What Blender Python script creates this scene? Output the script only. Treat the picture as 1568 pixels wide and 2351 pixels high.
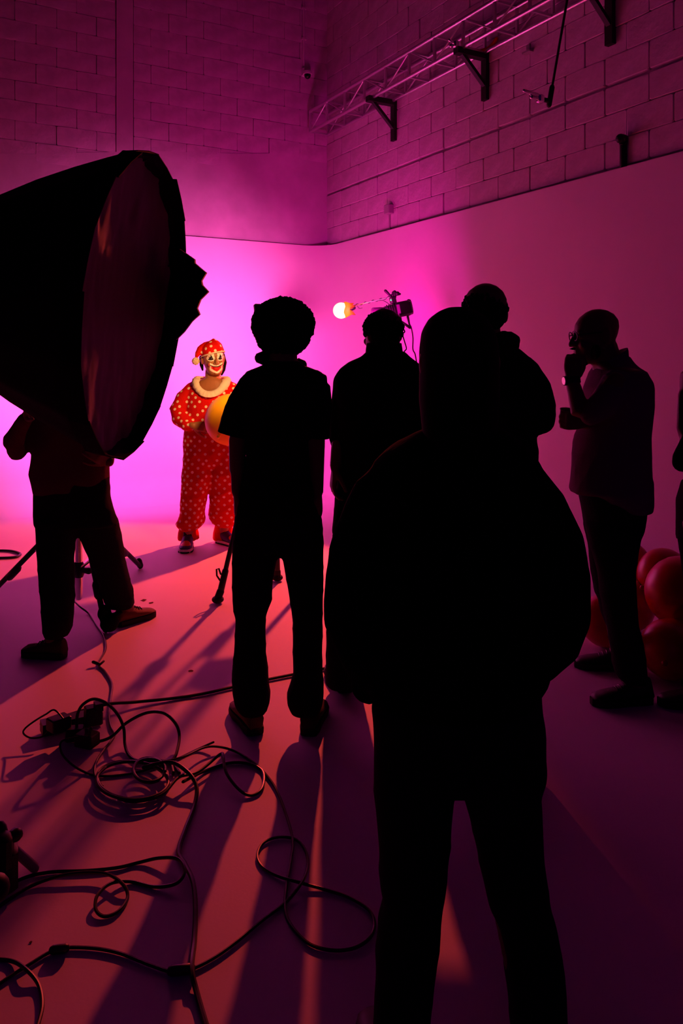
import bpy, bmesh, math, random
import numpy as np
from mathutils import Vector, Matrix, noise
random.seed(7); np.random.seed(7)
for o in list(bpy.data.objects): bpy.data.objects.remove(o, do_unlink=True)
SC = bpy.context.scene
COL = SC.collection
# ---------------------------------------------------------------- camera
F, CX, HY, CAMZ = 1840.0, 784.0, 833.0, 1.5
cam = bpy.data.cameras.new('camera'); camo = bpy.data.objects.new('camera', cam); COL.objects.link(camo)
camo.location = (0, 0, CAMZ); camo.rotation_euler = (math.pi/2, 0, 0)
cam.sensor_fit = 'VERTICAL'; cam.sensor_height = 36.0; cam.lens = 36.0*F/2351.0
cam.shift_y = (HY-1175.5)/2351.0
cam.clip_start = 0.05
SC.camera = camo
# ---------------------------------------------------------------- world / exposure
w = bpy.data.worlds.new('world'); SC.world = w; w.use_nodes = True
w.node_tree.nodes['Background'].inputs[0].default_value = (0.28, 0.0, 0.70, 1)
w.node_tree.nodes['Background'].inputs[1].default_value = 0.022
vs = SC.view_settings
vs.view_transform = 'Standard'; vs.look = 'None'; vs.exposure = 0.0; vs.gamma = 1.0; vs.use_curve_mapping = False
# ---------------------------------------------------------------- pixel helpers
def P(x, y, D): return Vector(((x-CX)*D/F, D, CAMZ+(HY-y)*D/F))
def G(x, y, z=0.0):
    D = (CAMZ-z)*F/(y-HY); return Vector(((x-CX)*D/F, D, z))
TH = math.radians(29.2); SN, CS = math.sin(TH), math.cos(TH)
CORN = Vector((-0.165, 9.8, 0))
DR = Vector((SN, -CS, 0)); DB = Vector((-CS, -SN, 0))      # along the right / back wall away from the corner
def A(x, y, z):
    p = G(x, y); p.z = z; return p
def hit(x, y, n, p0):
    d = Vector(((x-CX)/F, 1, (HY-y)/F)); o = Vector((0, 0, CAMZ))
    return o + d*((p0-o).dot(n)/d.dot(n))
def onR(x, y, off=0.0): return hit(x, y, DB, CORN+DB*off)   # right wall, off = distance from it
def onB(x, y, off=0.0): return hit(x, y, DR, CORN+DR*off)
# ---------------------------------------------------------------- lights (big ones)
def lamp(name, kind, loc, color, energy, aim=None, **kw):
    l = bpy.data.lights.new(name, kind); l.color = color; l.energy = energy
    for k, v in kw.items(): setattr(l, k, v)
    o = bpy.data.objects.new(name, l); COL.objects.link(o); o.location = loc
    if aim is not None: o.rotation_euler = (Vector(aim)-Vector(loc)).to_track_quat('-Z', 'Y').to_euler()
    return o
LAMP_D = 7.8
LAMP = P(783, 713, LAMP_D)
MAGENTA = (1.0, 0.0, 0.46); PINK = (1.0, 0.060, 0.50); HOT = (1.0, 0.135, 0.51); AMBER = (1.0, 0.070, 0.045)
lamp('magenta_flood_light', 'SPOT', P(852, 722, 7.05), HOT, 480, aim=onB(420, 800), spot_size=math.radians(90), spot_blend=1.0, shadow_soft_size=0.09)
lamp('magenta_flood_spill_light', 'SPOT', P(846, 728, 6.98), MAGENTA, 125, aim=onR(775, 740), spot_size=math.radians(172), spot_blend=1.0, shadow_soft_size=0.18)
lamp('magenta_side_flood_light', 'SPOT', (-2.9, 6.2, 1.55), PINK, 520, aim=(-2.3, 9.0, 1.05), spot_size=math.radians(92), spot_blend=0.9, shadow_soft_size=0.1)
lamp('bulb_light', 'SPOT', LAMP+Vector((-0.03, -0.09, -0.02)), AMBER, 620, aim=LAMP+Vector((-0.60, -0.80, -0.42)), spot_size=math.radians(90), spot_blend=0.22, shadow_soft_size=0.045)
lamp('unseen_key_light', 'SPOT', (-0.50, 5.30, 1.80), (1.0, 0.43, 0.15), 92, aim=(-1.12, 6.42, 1.42), spot_size=math.radians(62), spot_blend=0.55, shadow_soft_size=0.12)  # unseen warm key on the clown, placed at the added panel
# ---------------------------------------------------------------- materials
def mat(name, col, rough=0.7, metal=0.0, spec=0.3, bump=0.0, bscale=60.0, var=0.0, vscale=8.0, emit=None, estr=0.0, trans=0.0):
    m = bpy.data.materials.new(name); m.use_nodes = True
    nt = m.node_tree; b = nt.nodes['Principled BSDF']
    b.inputs['Base Color'].default_value = (*col, 1); b.inputs['Roughness'].default_value = rough
    b.inputs['Metallic'].default_value = metal; b.inputs['Specular IOR Level'].default_value = spec
    tc = nt.nodes.new('ShaderNodeTexCoord')
    if var > 0:
        n = nt.nodes.new('ShaderNodeTexNoise'); n.inputs['Scale'].default_value = vscale; n.inputs['Detail'].default_value = 6
        r = nt.nodes.new('ShaderNodeValToRGB')
        r.color_ramp.elements[0].position = 0.35; r.color_ramp.elements[1].position = 0.68
        r.color_ramp.elements[0].color = (*[c*(1-var) for c in col], 1)
        r.color_ramp.elements[1].color = (*[min(1, c*(1+var*0.4)) for c in col], 1)
        nt.links.new(tc.outputs['Object'], n.inputs['Vector']); nt.links.new(n.outputs['Fac'], r.inputs['Fac'])
        nt.links.new(r.outputs['Color'], b.inputs['Base Color'])
    if bump > 0:
        n = nt.nodes.new('ShaderNodeTexNoise'); n.inputs['Scale'].default_value = bscale; n.inputs['Detail'].default_value = 5
        bp = nt.nodes.new('ShaderNodeBump'); bp.inputs['Strength'].default_value = bump; bp.inputs['Distance'].default_value = 0.01
        nt.links.new(tc.outputs['Object'], n.inputs['Vector']); nt.links.new(n.outputs['Fac'], bp.inputs['Height'])
        nt.links.new(bp.outputs['Normal'], b.inputs['Normal'])
    if emit: 
        b.inputs['Emission Color'].default_value = (*emit, 1); b.inputs['Emission Strength'].default_value = estr
    if trans: b.inputs['Transmission Weight'].default_value = trans
    return m
def attr_mat(name, attr, ramp, rough=0.8, spec=0.15, bump=0.15, bscale=180):
    """colour from a float attribute (distance to the next dot) or, with ramp None, from a colour attribute"""
    m = mat(name, (0.5, 0.5, 0.5), rough, spec=spec, bump=bump, bscale=bscale)
    nt = m.node_tree; b = nt.nodes['Principled BSDF']
    a = nt.nodes.new('ShaderNodeAttribute'); a.attribute_name = attr
    if ramp is None: nt.links.new(a.outputs['Color'], b.inputs['Base Color'])
    else:
        r = nt.nodes.new('ShaderNodeValToRGB'); e = r.color_ramp.elements
        e[0].position = ramp[0]; e[0].color = (*ramp[2], 1); e[1].position = ramp[1]; e[1].color = (*ramp[3], 1)
        nt.links.new(a.outputs['Fac'], r.inputs['Fac']); nt.links.new(r.outputs['Color'], b.inputs['Base Color'])
    return m
M = {
 'cyc': mat('white_studio_paint', (0.80, 0.69, 0.77), 0.62, spec=0.25, bump=0.05, bscale=90, var=0.04, vscale=1.3),
 'block': mat('painted_block', (0.62, 0.50, 0.60), 0.85, spec=0.15, bump=0.5, bscale=30, var=0.18, vscale=7),
 'mortar': mat('mortar', (0.50, 0.42, 0.48), 0.95, spec=0.05, bump=0.5, bscale=70, var=0.3, vscale=5),
 'plaster': mat('grey_plaster', (0.60, 0.49, 0.58), 0.85, spec=0.15, bump=0.35, bscale=18, var=0.15, vscale=3),
 'dark': mat('dark_ceiling_paint', (0.03, 0.03, 0.03), 0.9, spec=0.1),
 'alu': mat('brushed_aluminium', (0.75, 0.75, 0.76), 0.35, metal=0.9, bump=0.05),
 'chrome': mat('chrome_tube', (0.8, 0.8, 0.8), 0.22, metal=1.0),
 'blacksteel': mat('black_painted_steel', (0.012, 0.012, 0.012), 0.55, spec=0.3, bump=0.1),
 'blackplastic': mat('black_plastic', (0.012, 0.012, 0.013), 0.45, spec=0.35),
 'greyplastic': mat('grey_plastic', (0.32, 0.31, 0.31), 0.5, spec=0.3),
 'whiteplastic': mat('white_plastic', (0.7, 0.7, 0.68), 0.45, spec=0.3),
 'lens': mat('dark_lens_glass', (0.005, 0.005, 0.006), 0.08, spec=0.7),
 'rubber': mat('cable_rubber', (0.010, 0.010, 0.010), 0.42, spec=0.4),
 'blackcloth': mat('black_cotton', (0.007, 0.007, 0.007), 0.95, spec=0.04, bump=0.2, bscale=220),
 'softblack': mat('softbox_black_nylon', (0.006, 0.006, 0.006), 0.8, spec=0.06, bump=0.15, bscale=12),
 'softwhite': mat('softbox_diffuser_cloth', (0.20, 0.13, 0.15), 0.75, spec=0.2, bump=0.3, bscale=10),
 'silver': mat('crinkled_silver_lining', (0.75, 0.7, 0.65), 0.28, metal=0.95, bump=1.0, bscale=14),
 'denim': mat('dark_denim', (0.010, 0.010, 0.013), 0.95, spec=0.05, bump=0.25, bscale=180),
 'puffer': mat('black_puffer_nylon', (0.004, 0.004, 0.004), 0.95, spec=0.02, bump=0.2, bscale=30),
 'maroon': mat('maroon_sweatshirt', (0.11, 0.028, 0.04), 0.95, spec=0.05, bump=0.25, bscale=150),
 'polo': mat('plum_polo_cotton', (0.15, 0.07, 0.13), 0.95, spec=0.05, bump=0.25, bscale=150),
 'skin': mat('brown_skin', (0.16, 0.075, 0.045), 0.55, spec=0.3, bump=0.08, bscale=120),
 'hair': mat('black_hair', (0.005, 0.004, 0.004), 0.85, spec=0.1),
 'shoe': mat('dark_suede', (0.055, 0.03, 0.022), 0.9, spec=0.1, bump=0.2),
 'shoeblack': mat('black_leather', (0.010, 0.010, 0.010), 0.5, spec=0.3),
 'tan': mat('tan_leather', (0.13, 0.06, 0.025), 0.7, spec=0.2, bump=0.2),
 'sole': mat('dark_rubber_sole', (0.014, 0.012, 0.012), 0.7, spec=0.2),
 'whitesole': mat('off_white_midsole', (0.75, 0.70, 0.62), 0.6, spec=0.2),
 'purple': mat('purple_leather', (0.05, 0.02, 0.16), 0.5, spec=0.3),
 'orange': mat('orange_leather', (0.75, 0.14, 0.02), 0.5, spec=0.3),
 'cream': mat('cream_cotton', (0.82, 0.72, 0.58), 0.9, spec=0.1, bump=0.3, bscale=120),
 'fleece': mat('cream_fleece', (0.85, 0.76, 0.60), 0.95, spec=0.05, bump=0.8, bscale=150),
 'ballyellow': mat('yellow_balloon_latex', (0.98, 0.48, 0.01), 0.45, spec=0.35),
 'ballred': mat('red_balloon_latex', (0.60, 0.006, 0.001), 0.28, spec=0.5),
 'gel': mat('amber_gel', (0.95, 0.45, 0.05), 0.5, spec=0.3),
 'red': mat('red_strap', (0.55, 0.02, 0.02), 0.7, spec=0.2),
 'bulb': mat('glowing_bulb', (1, 0.8, 0.4), 0.5, emit=(1.0, 0.86, 0.34), estr=2.2),
 'panel': mat('added_panel_glow', (1, 0.8, 0.5), 0.5, emit=(1.0, 0.5, 0.2), estr=6.0),  # glow of the panel added for the clown's key light
 'greenled': mat('green_led', (0.02, 0.4, 0.1), 0.5, emit=(0.05, 1.0, 0.3), estr=3.0),
 'dirt': mat('floor_dirt', (0.12, 0.05, 0.04), 0.95, spec=0.05),
 'watchglass': mat('watch_glass', (0.85, 0.8, 0.85), 0.3, metal=0.6),
}
nt = M['gel'].node_tree; tl = nt.nodes.new('ShaderNodeBsdfTranslucent'); tl.inputs[0].default_value = (1.0, 0.62, 0.10, 1)
mx = nt.nodes.new('ShaderNodeMixShader'); mx.inputs[0].default_value = 0.75; out_n = nt.nodes['Material Output']
nt.links.new(nt.nodes['Principled BSDF'].outputs[0], mx.inputs[1]); nt.links.new(tl.outputs[0], mx.inputs[2]); nt.links.new(mx.outputs[0], out_n.inputs[0])
# ---------------------------------------------------------------- shells: (verts, faces)
def ring_loft(rings):
    v, f = [], []; n = len(rings[0])
    for r in rings: v += [tuple(p) for p in r]
    for i in range(len(rings)-1):
        for k in range(n):
            a, b = i*n+k, i*n+(k+1) % n
            f.append((a, b, b+n, a+n))
    f.append(tuple(reversed(range(n)))); f.append(tuple(range((len(rings)-1)*n, len(rings)*n)))
    return v, f
def sup(a, e): 
    c = math.cos(a); return math.copysign(abs(c)**e, c)
def rows(D, lst, n=28, e=0.85, yaw=0.0):
    """horizontal slices: (y_px, x_left_px, x_right_px, half_depth_m[, shift away from camera m])"""
    R = []
    for row in sorted(lst, key=lambda q: q[0]):
        y, xl, xr, dp = row[:4]; sh = row[4] if len(row) > 4 else 0.0
        c = P((xl+xr)/2, y, D+sh); hw = (xr-xl)/2*(D+sh)/F
        R.append([c+Vector((hw*sup(2*math.pi*k/n, e), dp*sup(2*math.pi*k/n-math.pi/2, e), 0)) for k in range(n)])
    return ring_loft(R)
def frames(pts):
    T = []
    for i in range(len(pts)):
        a = pts[max(0, i-1)]; b = pts[min(len(pts)-1, i+1)]; T.append((b-a).normalized())
    up = Vector((0, 0, 1)) if abs(T[0].z) < 0.9 else Vector((1, 0, 0))
    u = T[0].cross(up).normalized(); out = []
    for i, t in enumerate(T):
        if i: u = (u - t*u.dot(t)).normalized()
        out.append((t, u, t.cross(u)))
    return out
def tube(pts, rad, n=12, cap=True):
    pts = [Vector(p) for p in pts]; rad = [rad]*len(pts) if isinstance(rad, (int, float)) else list(rad)
    fr = frames(pts); R = []
    def ring(c, u, v, r): return [c+u*(r*math.cos(2*math.pi*k/n))+v*(r*math.sin(2*math.pi*k/n)) for k in range(n)]
    t, u, v = fr[0]
    if cap:
        for a in (75, 45): R.append(ring(pts[0]-t*rad[0]*math.sin(math.radians(a)), u, v, rad[0]*math.cos(math.radians(a))))
    for p, r, (t, u, v) in zip(pts, rad, fr): R.append(ring(p, u, v, r))
    t, u, v = fr[-1]
    if cap:
        for a in (45, 75): R.append(ring(pts[-1]+t*rad[-1]*math.sin(math.radians(a)), u, v, rad[-1]*math.cos(math.radians(a))))
    return ring_loft(R)
def ptube(D, lst, n=14, cap=True):
    """limb from (x_px, y_px, radius_px[, shift m])"""
    pts = [P(q[0], q[1], D+(q[3] if len(q) > 3 else 0)) for q in lst]
    return tube(pts, [q[2]*(D+(q[3] if len(q) > 3 else 0))/F for q in lst], n, cap)
def ellip(c, r, Mx=None, nu=16, nv=10):
    R = []
    for i in range(nv+1):
        a = -math.pi/2 + math.pi*i/nv; ca = max(math.cos(a), 0.04); R.append([Vector((r[0]*ca*math.cos(2*math.pi*k/nu), r[1]*ca*math.sin(2*math.pi*k/nu), r[2]*math.sin(a))) for k in range(nu)])
    Mx = Mx or Matrix()
    c = Vector(c)
    return ring_loft([[Mx @ (p+c) for p in r_] for r_ in R])
def box(c, s, R=None, bev=0.0):
    c = Vector(c); R = R or Matrix.Identity(3)
    hx, hy, hz = [q/2 for q in s]; v = []; f = []
    if bev <= 0:
        v = [c+R@Vector((a*hx, b*hy, d*hz)) for a in (-1, 1) for b in (-1, 1) for d in (-1, 1)]
        f = [(0, 1, 3, 2), (4, 6, 7, 5), (0, 4, 5, 1), (2, 3, 7, 6), (0, 2, 6, 4), (1, 5, 7, 3)]
        return [tuple(q) for q in v], f
    R_ = []
    for z, k in ((-hz, bev), (-hz+bev, 0), (hz-bev, 0), (hz, bev)):
        x, y = hx-k, hy-k; b = min(bev, x, y)
        loop = [(x, -y+b), (x, y-b), (x-b, y), (-x+b, y), (-x, y-b), (-x, -y+b), (-x+b, -y), (x-b, -y)]
        R_.append([c+R@Vector((a, q, z)) for a, q in loop])
    return ring_loft(R_)
def rotz(a): return Matrix.Rotation(a, 3, 'Z')
def bar(a, b, w, h, up=(0, 0, 1)):
    a, b = Vector(a), Vector(b); t = (b-a); L = t.length; t.normalize(); up = Vector(up)
    s = t.cross(up)
    if s.length < 1e-4: s = t.cross(Vector((1, 0, 0)))
    s.normalize(); u = s.cross(t)
    R = Matrix((t, s, u)).transposed()
    return box((a+b)/2, (L, w, h), R)
def catmull(pts, k=8, closed=False):
    pts = [Vector(p) for p in pts]; out = []
    n = len(pts)
    for i in range(n-1):
        p0 = pts[max(i-1, 0)]; p1 = pts[i]; p2 = pts[i+1]; p3 = pts[min(i+2, n-1)]
        for j in range(k):
            t = j/k
            out.append(0.5*((2*p1)+(p2-p0)*t+(2*p0-5*p1+4*p2-p3)*t*t+(3*p1-p0-3*p2+p3)*t**3))
    out.append(pts[-1]); return out
# ---------------------------------------------------------------- objects
def join(shells):
    V, Fc = [], []
    for v, f in shells:
        o = len(V); V += v; Fc += [tuple(i+o for i in q) for q in f]
    return V, Fc
def root_of(o):
    while o.parent: o = o.parent
    return o
def place(name, me, m, parent=None, base=None):
    """me is in world coordinates; the object's origin becomes the thing's base"""
    if parent is not None:
        base = root_of(parent).location.copy()
    elif base is None:
        co = np.empty(len(me.vertices)*3); me.vertices.foreach_get('co', co); co = co.reshape(-1, 3)
        base = Vector(((co[:, 0].min()+co[:, 0].max())/2, (co[:, 1].min()+co[:, 1].max())/2, co[:, 2].min()))
    me.transform(Matrix.Translation(-Vector(base)))
    o = bpy.data.objects.new(name, me); COL.objects.link(o)
    if parent is not None: o.parent = parent
    else: o.location = base
    if m is not None: me.materials.clear(); me.materials.append(m if not isinstance(m, str) else M[m])
    return o
def smooth(me, ang=None):
    me.polygons.foreach_set('use_smooth', [True]*len(me.polygons)); 
    if ang is not None:
        try: me.set_sharp_from_angle(angle=math.radians(ang))
        except Exception: pass
def mesh(name, shells, m, parent=None, base=None, sm=40):
    V, Fc = join(shells); me = bpy.data.meshes.new(name); me.from_pydata(V, [], Fc); me.update()
    bm = bmesh.new(); bm.from_mesh(me); bmesh.ops.recalc_face_normals(bm, faces=bm.faces); bm.to_mesh(me); bm.free()
    if sm: smooth(me, sm)
    return place(name, me, m, parent, base)
def folds(me, amp, seed=0, sc=1.0, vert=0.35):
    n = len(me.vertices); co = np.empty(n*3); no = np.empty(n*3)
    me.vertices.foreach_get('co', co); me.vertices.foreach_get('normal', no); co = co.reshape(-1, 3); no = no.reshape(-1, 3)
    rs = np.random.RandomState(seed); d = np.zeros(n)
    for i in range(9):
        k = rs.normal(size=3); k[2] *= (1/vert if i % 3 == 0 else 1.0); k = k/np.linalg.norm(k)*rs.uniform(18, 75)*sc
        ph = rs.uniform(0, 6.28); m_ = np.sin(co@(rs.normal(size=3)*4.0)+rs.uniform(0, 6.28))
        d += (1-np.abs(np.sin(co@k/2+ph)))**2*np.clip(m_, 0, 1)*rs.uniform(0.4, 1.0)*18/max(np.linalg.norm(k), 18)
    co = co + no*(amp*(d-0.25))[:, None]
    me.vertices.foreach_set('co', co.ravel()); me.update()
def fuse_mesh(name, shells, voxel, it=3, fac=0.5):
    V, Fc = join(shells); me = bpy.data.meshes.new(name+'_cage'); me.from_pydata(V, [], Fc); me.update()
    bm = bmesh.new(); bm.from_mesh(me); bmesh.ops.recalc_face_normals(bm, faces=bm.faces); bm.to_mesh(me); bm.free()
    o = bpy.data.objects.new('tmp', me); COL.objects.link(o)
    r = o.modifiers.new('r', 'REMESH'); r.mode = 'VOXEL'; r.voxel_size = voxel
    if it:
        s = o.modifiers.new('s', 'SMOOTH'); s.factor = fac; s.iterations = it
    dg = bpy.context.evaluated_depsgraph_get(); dg.update()
    out = bpy.data.meshes.new_from_object(o.evaluated_get(dg)); out.name = name
    bpy.data.objects.remove(o, do_unlink=True); bpy.data.meshes.remove(me)
    smooth(out); return out
def fuse(name, shells, m, parent=None, voxel=0.009, it=4, fold=0.0, seed=0, sc=1.0):
    me = fuse_mesh(name, shells, voxel, it)
    if fold: folds(me, fold, seed, sc)
    return place(name, me, m, parent)
def thing(name, label, cat, loc, group=None):
    o = bpy.data.objects.new(name, None); COL.objects.link(o); o.location = loc; o.empty_display_size = 0.1
    return tag(o, label, cat, group)
def tag(o, label, cat, group=None):
    o['label'] = label; o['category'] = cat
    if group: o['group'] = group
    return o
def struct(o): o['kind'] = 'structure'; return o

# ================================================================ SETTING
FLOOR = [(-7, -2.5, 0), (8, -2.5, 0), (8, 13, 0), (-7, 13, 0)]
struct(mesh('floor', [box((0.5, 5.2, -0.05), (15, 15.6, 0.1))], 'cyc', base=Vector((0, 5, 0)), sm=0))
ZC = 2.90; OFF = 0.08; RC = 0.32; COVE = 0.30
# one swept cyclorama: back run, rounded corner, right run, cove onto the floor
path = []
c0 = CORN + DR*(OFF+RC) + DB*(OFF+RC)
for t in np.linspace(7.0, RC+OFF, 16): path.append((CORN+DR*OFF+DB*t, DR))
for a in np.linspace(0, math.pi/2, 12)[1:-1]:
    n = (DR*math.cos(a)+DB*math.sin(a)); path.append((c0-n*RC, n))
for s in np.linspace(RC+OFF, 9.0, 18): path.append((CORN+DB*OFF+DR*s, DB))
prof = [(-0.06, ZC), (0.0, ZC)] + [(0.0, z) for z in (2.2, 1.5, 0.9, 0.5)]
prof += [(COVE*(1-math.cos(a)), COVE*(1-math.sin(a))+0.0003) for a in np.linspace(0, math.pi/2, 10)]
V, Fc = [], []
for p, n in path:
    for o_, z in prof: V.append((p.x+n.x*o_, p.y+n.y*o_, z))
k = len(prof)
for i in range(len(path)-1):
    for j in range(k-1): Fc.append((i*k+j, i*k+j+1, (i+1)*k+j+1, (i+1)*k+j))
cyc = struct(mesh('wall_cyclorama', [(V, Fc)], 'cyc', base=CORN.copy(), sm=50))
RB = Matrix((DB, -DR, Vector((0, 0, 1)))).transposed(); RR = Matrix((DR, -DB, Vector((0, 0, 1)))).transposed()
HT = 6.7
wall_b = struct(mesh('wall_back', [box(CORN+DB*3.4-DR*0.10+Vector((0, 0, HT/2)), (7.2, 0.2, HT), RB)], 'mortar', base=CORN.copy(), sm=0))
wall_r = struct(mesh('wall_right', [box(CORN+DR*4.4-DB*0.10+Vector((0, 0, HT/2)), (9.2, 0.2, HT), RR)], 'mortar', base=CORN.copy(), sm=0))
ceil = struct(mesh('ceiling', [box((0.5, 5.5, HT+0.05), (15, 15, 0.1))], 'dark', base=Vector((0, 5, HT)), sm=0))
# concrete blocks, each a piece of its own
def block_mesh(seed):
    rs = random.Random(seed); hx, hz, d = 0.1982, 0.0982, 0.025; b = 0.005
    def j(s=0.0022): return rs.uniform(-s, s)
    R_ = []
    for y, ins in ((d, 0), (-d+b, 0), (-d, b)):
        x, z = hx-ins, hz-ins
        pts = [(x, -z+b*2), (x, z-b*2), (x-b*2, z), (0.03, z), (-x+b*2, z), (-x, z-b*2), (-x, -z+b*2), (-x+b*2, -z), (-0.04, -z), (x-b*2, -z)]
        R_.append([Vector((a+j(), y+j(0.0012), c+j())) for a, c in pts])
    V, Fc = ring_loft(R_); me = bpy.data.meshes.new('block'); me.from_pydata(V, [], Fc); me.update()
    bm = bmesh.new(); bm.from_mesh(me); bmesh.ops.recalc_face_normals(bm, faces=bm.faces); bm.to_mesh(me); bm.free()
    me.materials.append(M['block']); return me
BLK = [block_mesh(i) for i in range(8)]
HALF = []
for me in BLK[:4]:
    h = me.copy(); h.transform(Matrix.Diagonal((0.49, 1, 1, 1))); h.name = 'block'; HALF.append(h)
def proj(p): return CX+F*p.x/p.y, HY-F*(p.z-CAMZ)/p.y
def lay(wall, dirv, nrm, Rm, u0, u1, z0, nrow, keep, rough):
    rs = random.Random(5)
    for r in range(nrow):
        z = z0 + 0.2*r + 0.1
        off = 0.2 if r % 2 else 0.0
        u = u0 - (0.2 if r % 2 else 0.0)
        while u < u1-0.02:
            a, b = max(u, u0), min(u+0.4, u1); u += 0.4
            Lb = b-a
            if Lb < 0.15: continue
            p = CORN + dirv*((a+b)/2) + Vector((0, 0, z))
            x, y = proj(p)
            if not (-130 < x < 1700 and -90 < y) or not keep((a+b)/2, z): continue
            me = rs.choice(BLK) if Lb > 0.3 else rs.choice(HALF)
            o = bpy.data.objects.new('block', me); COL.objects.link(o); o.parent = wall
            pr = rs.choice([-0.013, -0.012, -0.015, -0.010, -0.018])*rough
            q = p + nrm*(0.0+0.022+pr) - CORN
            o.location = q
            o.rotation_euler = Rm.to_euler()
            if 0.3 < Lb < 0.395 or Lb < 0.19 or 0.21 < Lb <= 0.3: o.scale = (Lb/(0.4 if Lb > 0.3 else 0.196), 1, 1)
ZJ = 3.53
lay(wall_r, DR, DB, RR, 0.0, 6.0, ZJ-0.6, 3, lambda u, z: z > 2.92, 1.0)
lay(wall_r, DR, DB, RR, 0.0, 6.0, ZJ+0.022, 15, lambda u, z: z < 6.6, 1.0)
tA = (onB(305, 200)-CORN).dot(DB); tB = (onB(264, 200)-CORN).dot(DB)
def band(t): return 4.06 - 0.127*t
lay(wall_b, DB, DR, RB, 0.0, tA, 3.13, 17, lambda u, z: z+0.09 > band(u), 1.0)
lay(wall_b, DB, DR, RB, tB, 6.6, 3.13, 17, lambda u, z: z+0.09 > band(u), 1.0)
# concrete column and ring beam of the back wall
mesh('concrete_column', [box(CORN+DB*((tA+tB)/2)+DR*0.012+Vector((0, 0, 5.0)), (tB-tA-0.014, 0.05, 3.4), RB)], 'plaster', wall_b, sm=0)
V = []
for t, z in ((0.0, 2.6), (6.8, 2.6), (6.8, band(6.8)), (4.6, band(4.6)+0.02), (3.4, band(3.4)-0.015), (2.2, band(2.2)+0.02), (1.2, band(1.2)-0.01), (0.0, band(0))):
    V.append(CORN+DB*t+Vector((0, 0, z)))
mesh('ring_beam', [ring_loft([[v+DR*0.0 for v in V], [v+DR*0.036 for v in V]])], 'plaster', wall_b, sm=0)

# ---- conduit, dome camera on the back wall
a = onB(697, -60, 0.05); b = onB(697, 152, 0.05)
tag(mesh('wall_conduit', [tube([a, b], 0.014)] + [box(onB(697, y, 0.045), (0.06, 0.05, 0.02), RB) for y in (20, 90)], 'plaster'), 'thin vertical conduit running down the back wall to the dome camera', 'conduit')
dc = onB(706, 170, 0.10)
dcr = thing('dome_camera', 'small white security dome camera high on the back wall near the corner', 'security camera', dc-Vector((0, 0, 0.06)))
mesh('housing', [box(dc-DR*0.05+Vector((0, 0, 0.03)), (0.10, 0.09, 0.10), RB, 0.01), tube([dc+Vector((0, 0, 0.03)), dc+Vector((0, 0, -0.005))], [0.05, 0.055], 20, False)], 'whiteplastic', dcr)
mesh('dome', [ellip(dc+Vector((0, 0, -0.01)), (0.042, 0.042, 0.05))], 'lens', dcr)
# ---- electric boxes with conduit above the cyclorama
def wall_box(px, ytop, ybot, w, h, label):
    t = thing('electric_box', label, 'electric box', onR(px, ybot, 0.03))
    mesh('box', [box(onR(px, ytop+h/2, 0.05), (w, 0.09, h*0.0045), RR, 0.006)], 'greyplastic', t)
    mesh('conduit', [tube([onR(px+1, ytop+h, 0.03), onR(px+1, ybot+6, 0.03)], 0.016)], 'greyplastic', t)
wall_box(895, 470, 528, 0.10, 22, 'small square electric box on a short conduit above the corner of the pink wall')
t = thing('vent_pipe', 'black bent pipe stub rising above the right cyclorama wall', 'pipe', onR(1431, 388, 0.05))
q = onR(1431, 325, 0.05)
mesh('riser', [tube([onR(1431, 392, 0.05), onR(1431, 326, 0.05)], 0.026)], 'blacksteel', t)
mesh('elbow', [tube([onR(1431, 330, 0.05), onR(1431, 318, 0.06), onR(1424, 318, 0.12)], [0.03, 0.032, 0.034])], 'blacksteel', t)
tag(mesh('bracket_plate', [box(onR(1217, 112, 0.02), (0.05, 0.05, 0.07), RR, 0.005), box(onR(1213, 120, 0.05), (0.09, 0.06, 0.015), RR)], 'greyplastic'), 'little metal lug sticking out of the block wall beside the hanging rod', 'lug')
# ---- black wall brackets
def bracket(px, yt, yb, arm, label, w=0.07):
    top = onR(px, yt, 0.035); bot = onR(px, yb, 0.035)
    t = thing('wall_bracket', label, 'bracket', bot, 'black steel brackets under the truss')
    mesh('upright', [bar(bot, top+Vector((0, 0, 0.03)), w, 0.07, DB)], 'blacksteel', t)
    tip = top + DB*arm
    mesh('arm', [bar(top-DB*0.02, tip, w, 0.055)], 'blacksteel', t)
    mid = bot + (top-bot)*0.28
    mesh('brace', [bar(mid, top+DB*(arm*0.80)-Vector((0, 0, 0.02)), w*0.6, 0.03)], 'blacksteel', t)
    return top, tip
bt1 = bracket(907, 238, 324, 0.34, 'black steel bracket nearest the corner, under the truss end')
bt2 = bracket(1117, 132, 231, 0.34, 'black steel bracket holding up the middle of the truss, red strap tied on')
bt3 = bracket(1404, -34, 104, 0.40, 'black steel bracket at the top right edge of the photo')
rs_ = bt2[0]
tag(mesh('red_strap', [tube(catmull([rs_+DB*0.10+Vector((0, 0, 0.035)), rs_+DB*0.04+DR*0.05+Vector((0, 0, 0.05)), rs_+DR*0.12+DB*0.03+Vector((0, 0, 0.07)), rs_+DR*0.17+DB*0.03+Vector((0, 0, 0.10))], 4), 0.016, 8)], 'red'), 'short red strap tied on the middle black bracket', 'strap')
tag(mesh('super_clamp', [box(bt2[1]+Vector((0, 0, 0.05)), (0.05, 0.05, 0.06), RR, 0.008), tube([bt2[1]+DB*0.02+Vector((0, 0, 0.06)), bt2[1]+DB*0.07+Vector((0, 0, 0.075))], 0.012), ellip(bt2[1]+DB*0.05+Vector((0, 0, 0.03)), (0.018, 0.018, 0.018))], 'chrome'), 'shiny metal clamp on the tip of the middle black bracket', 'clamp')
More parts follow.
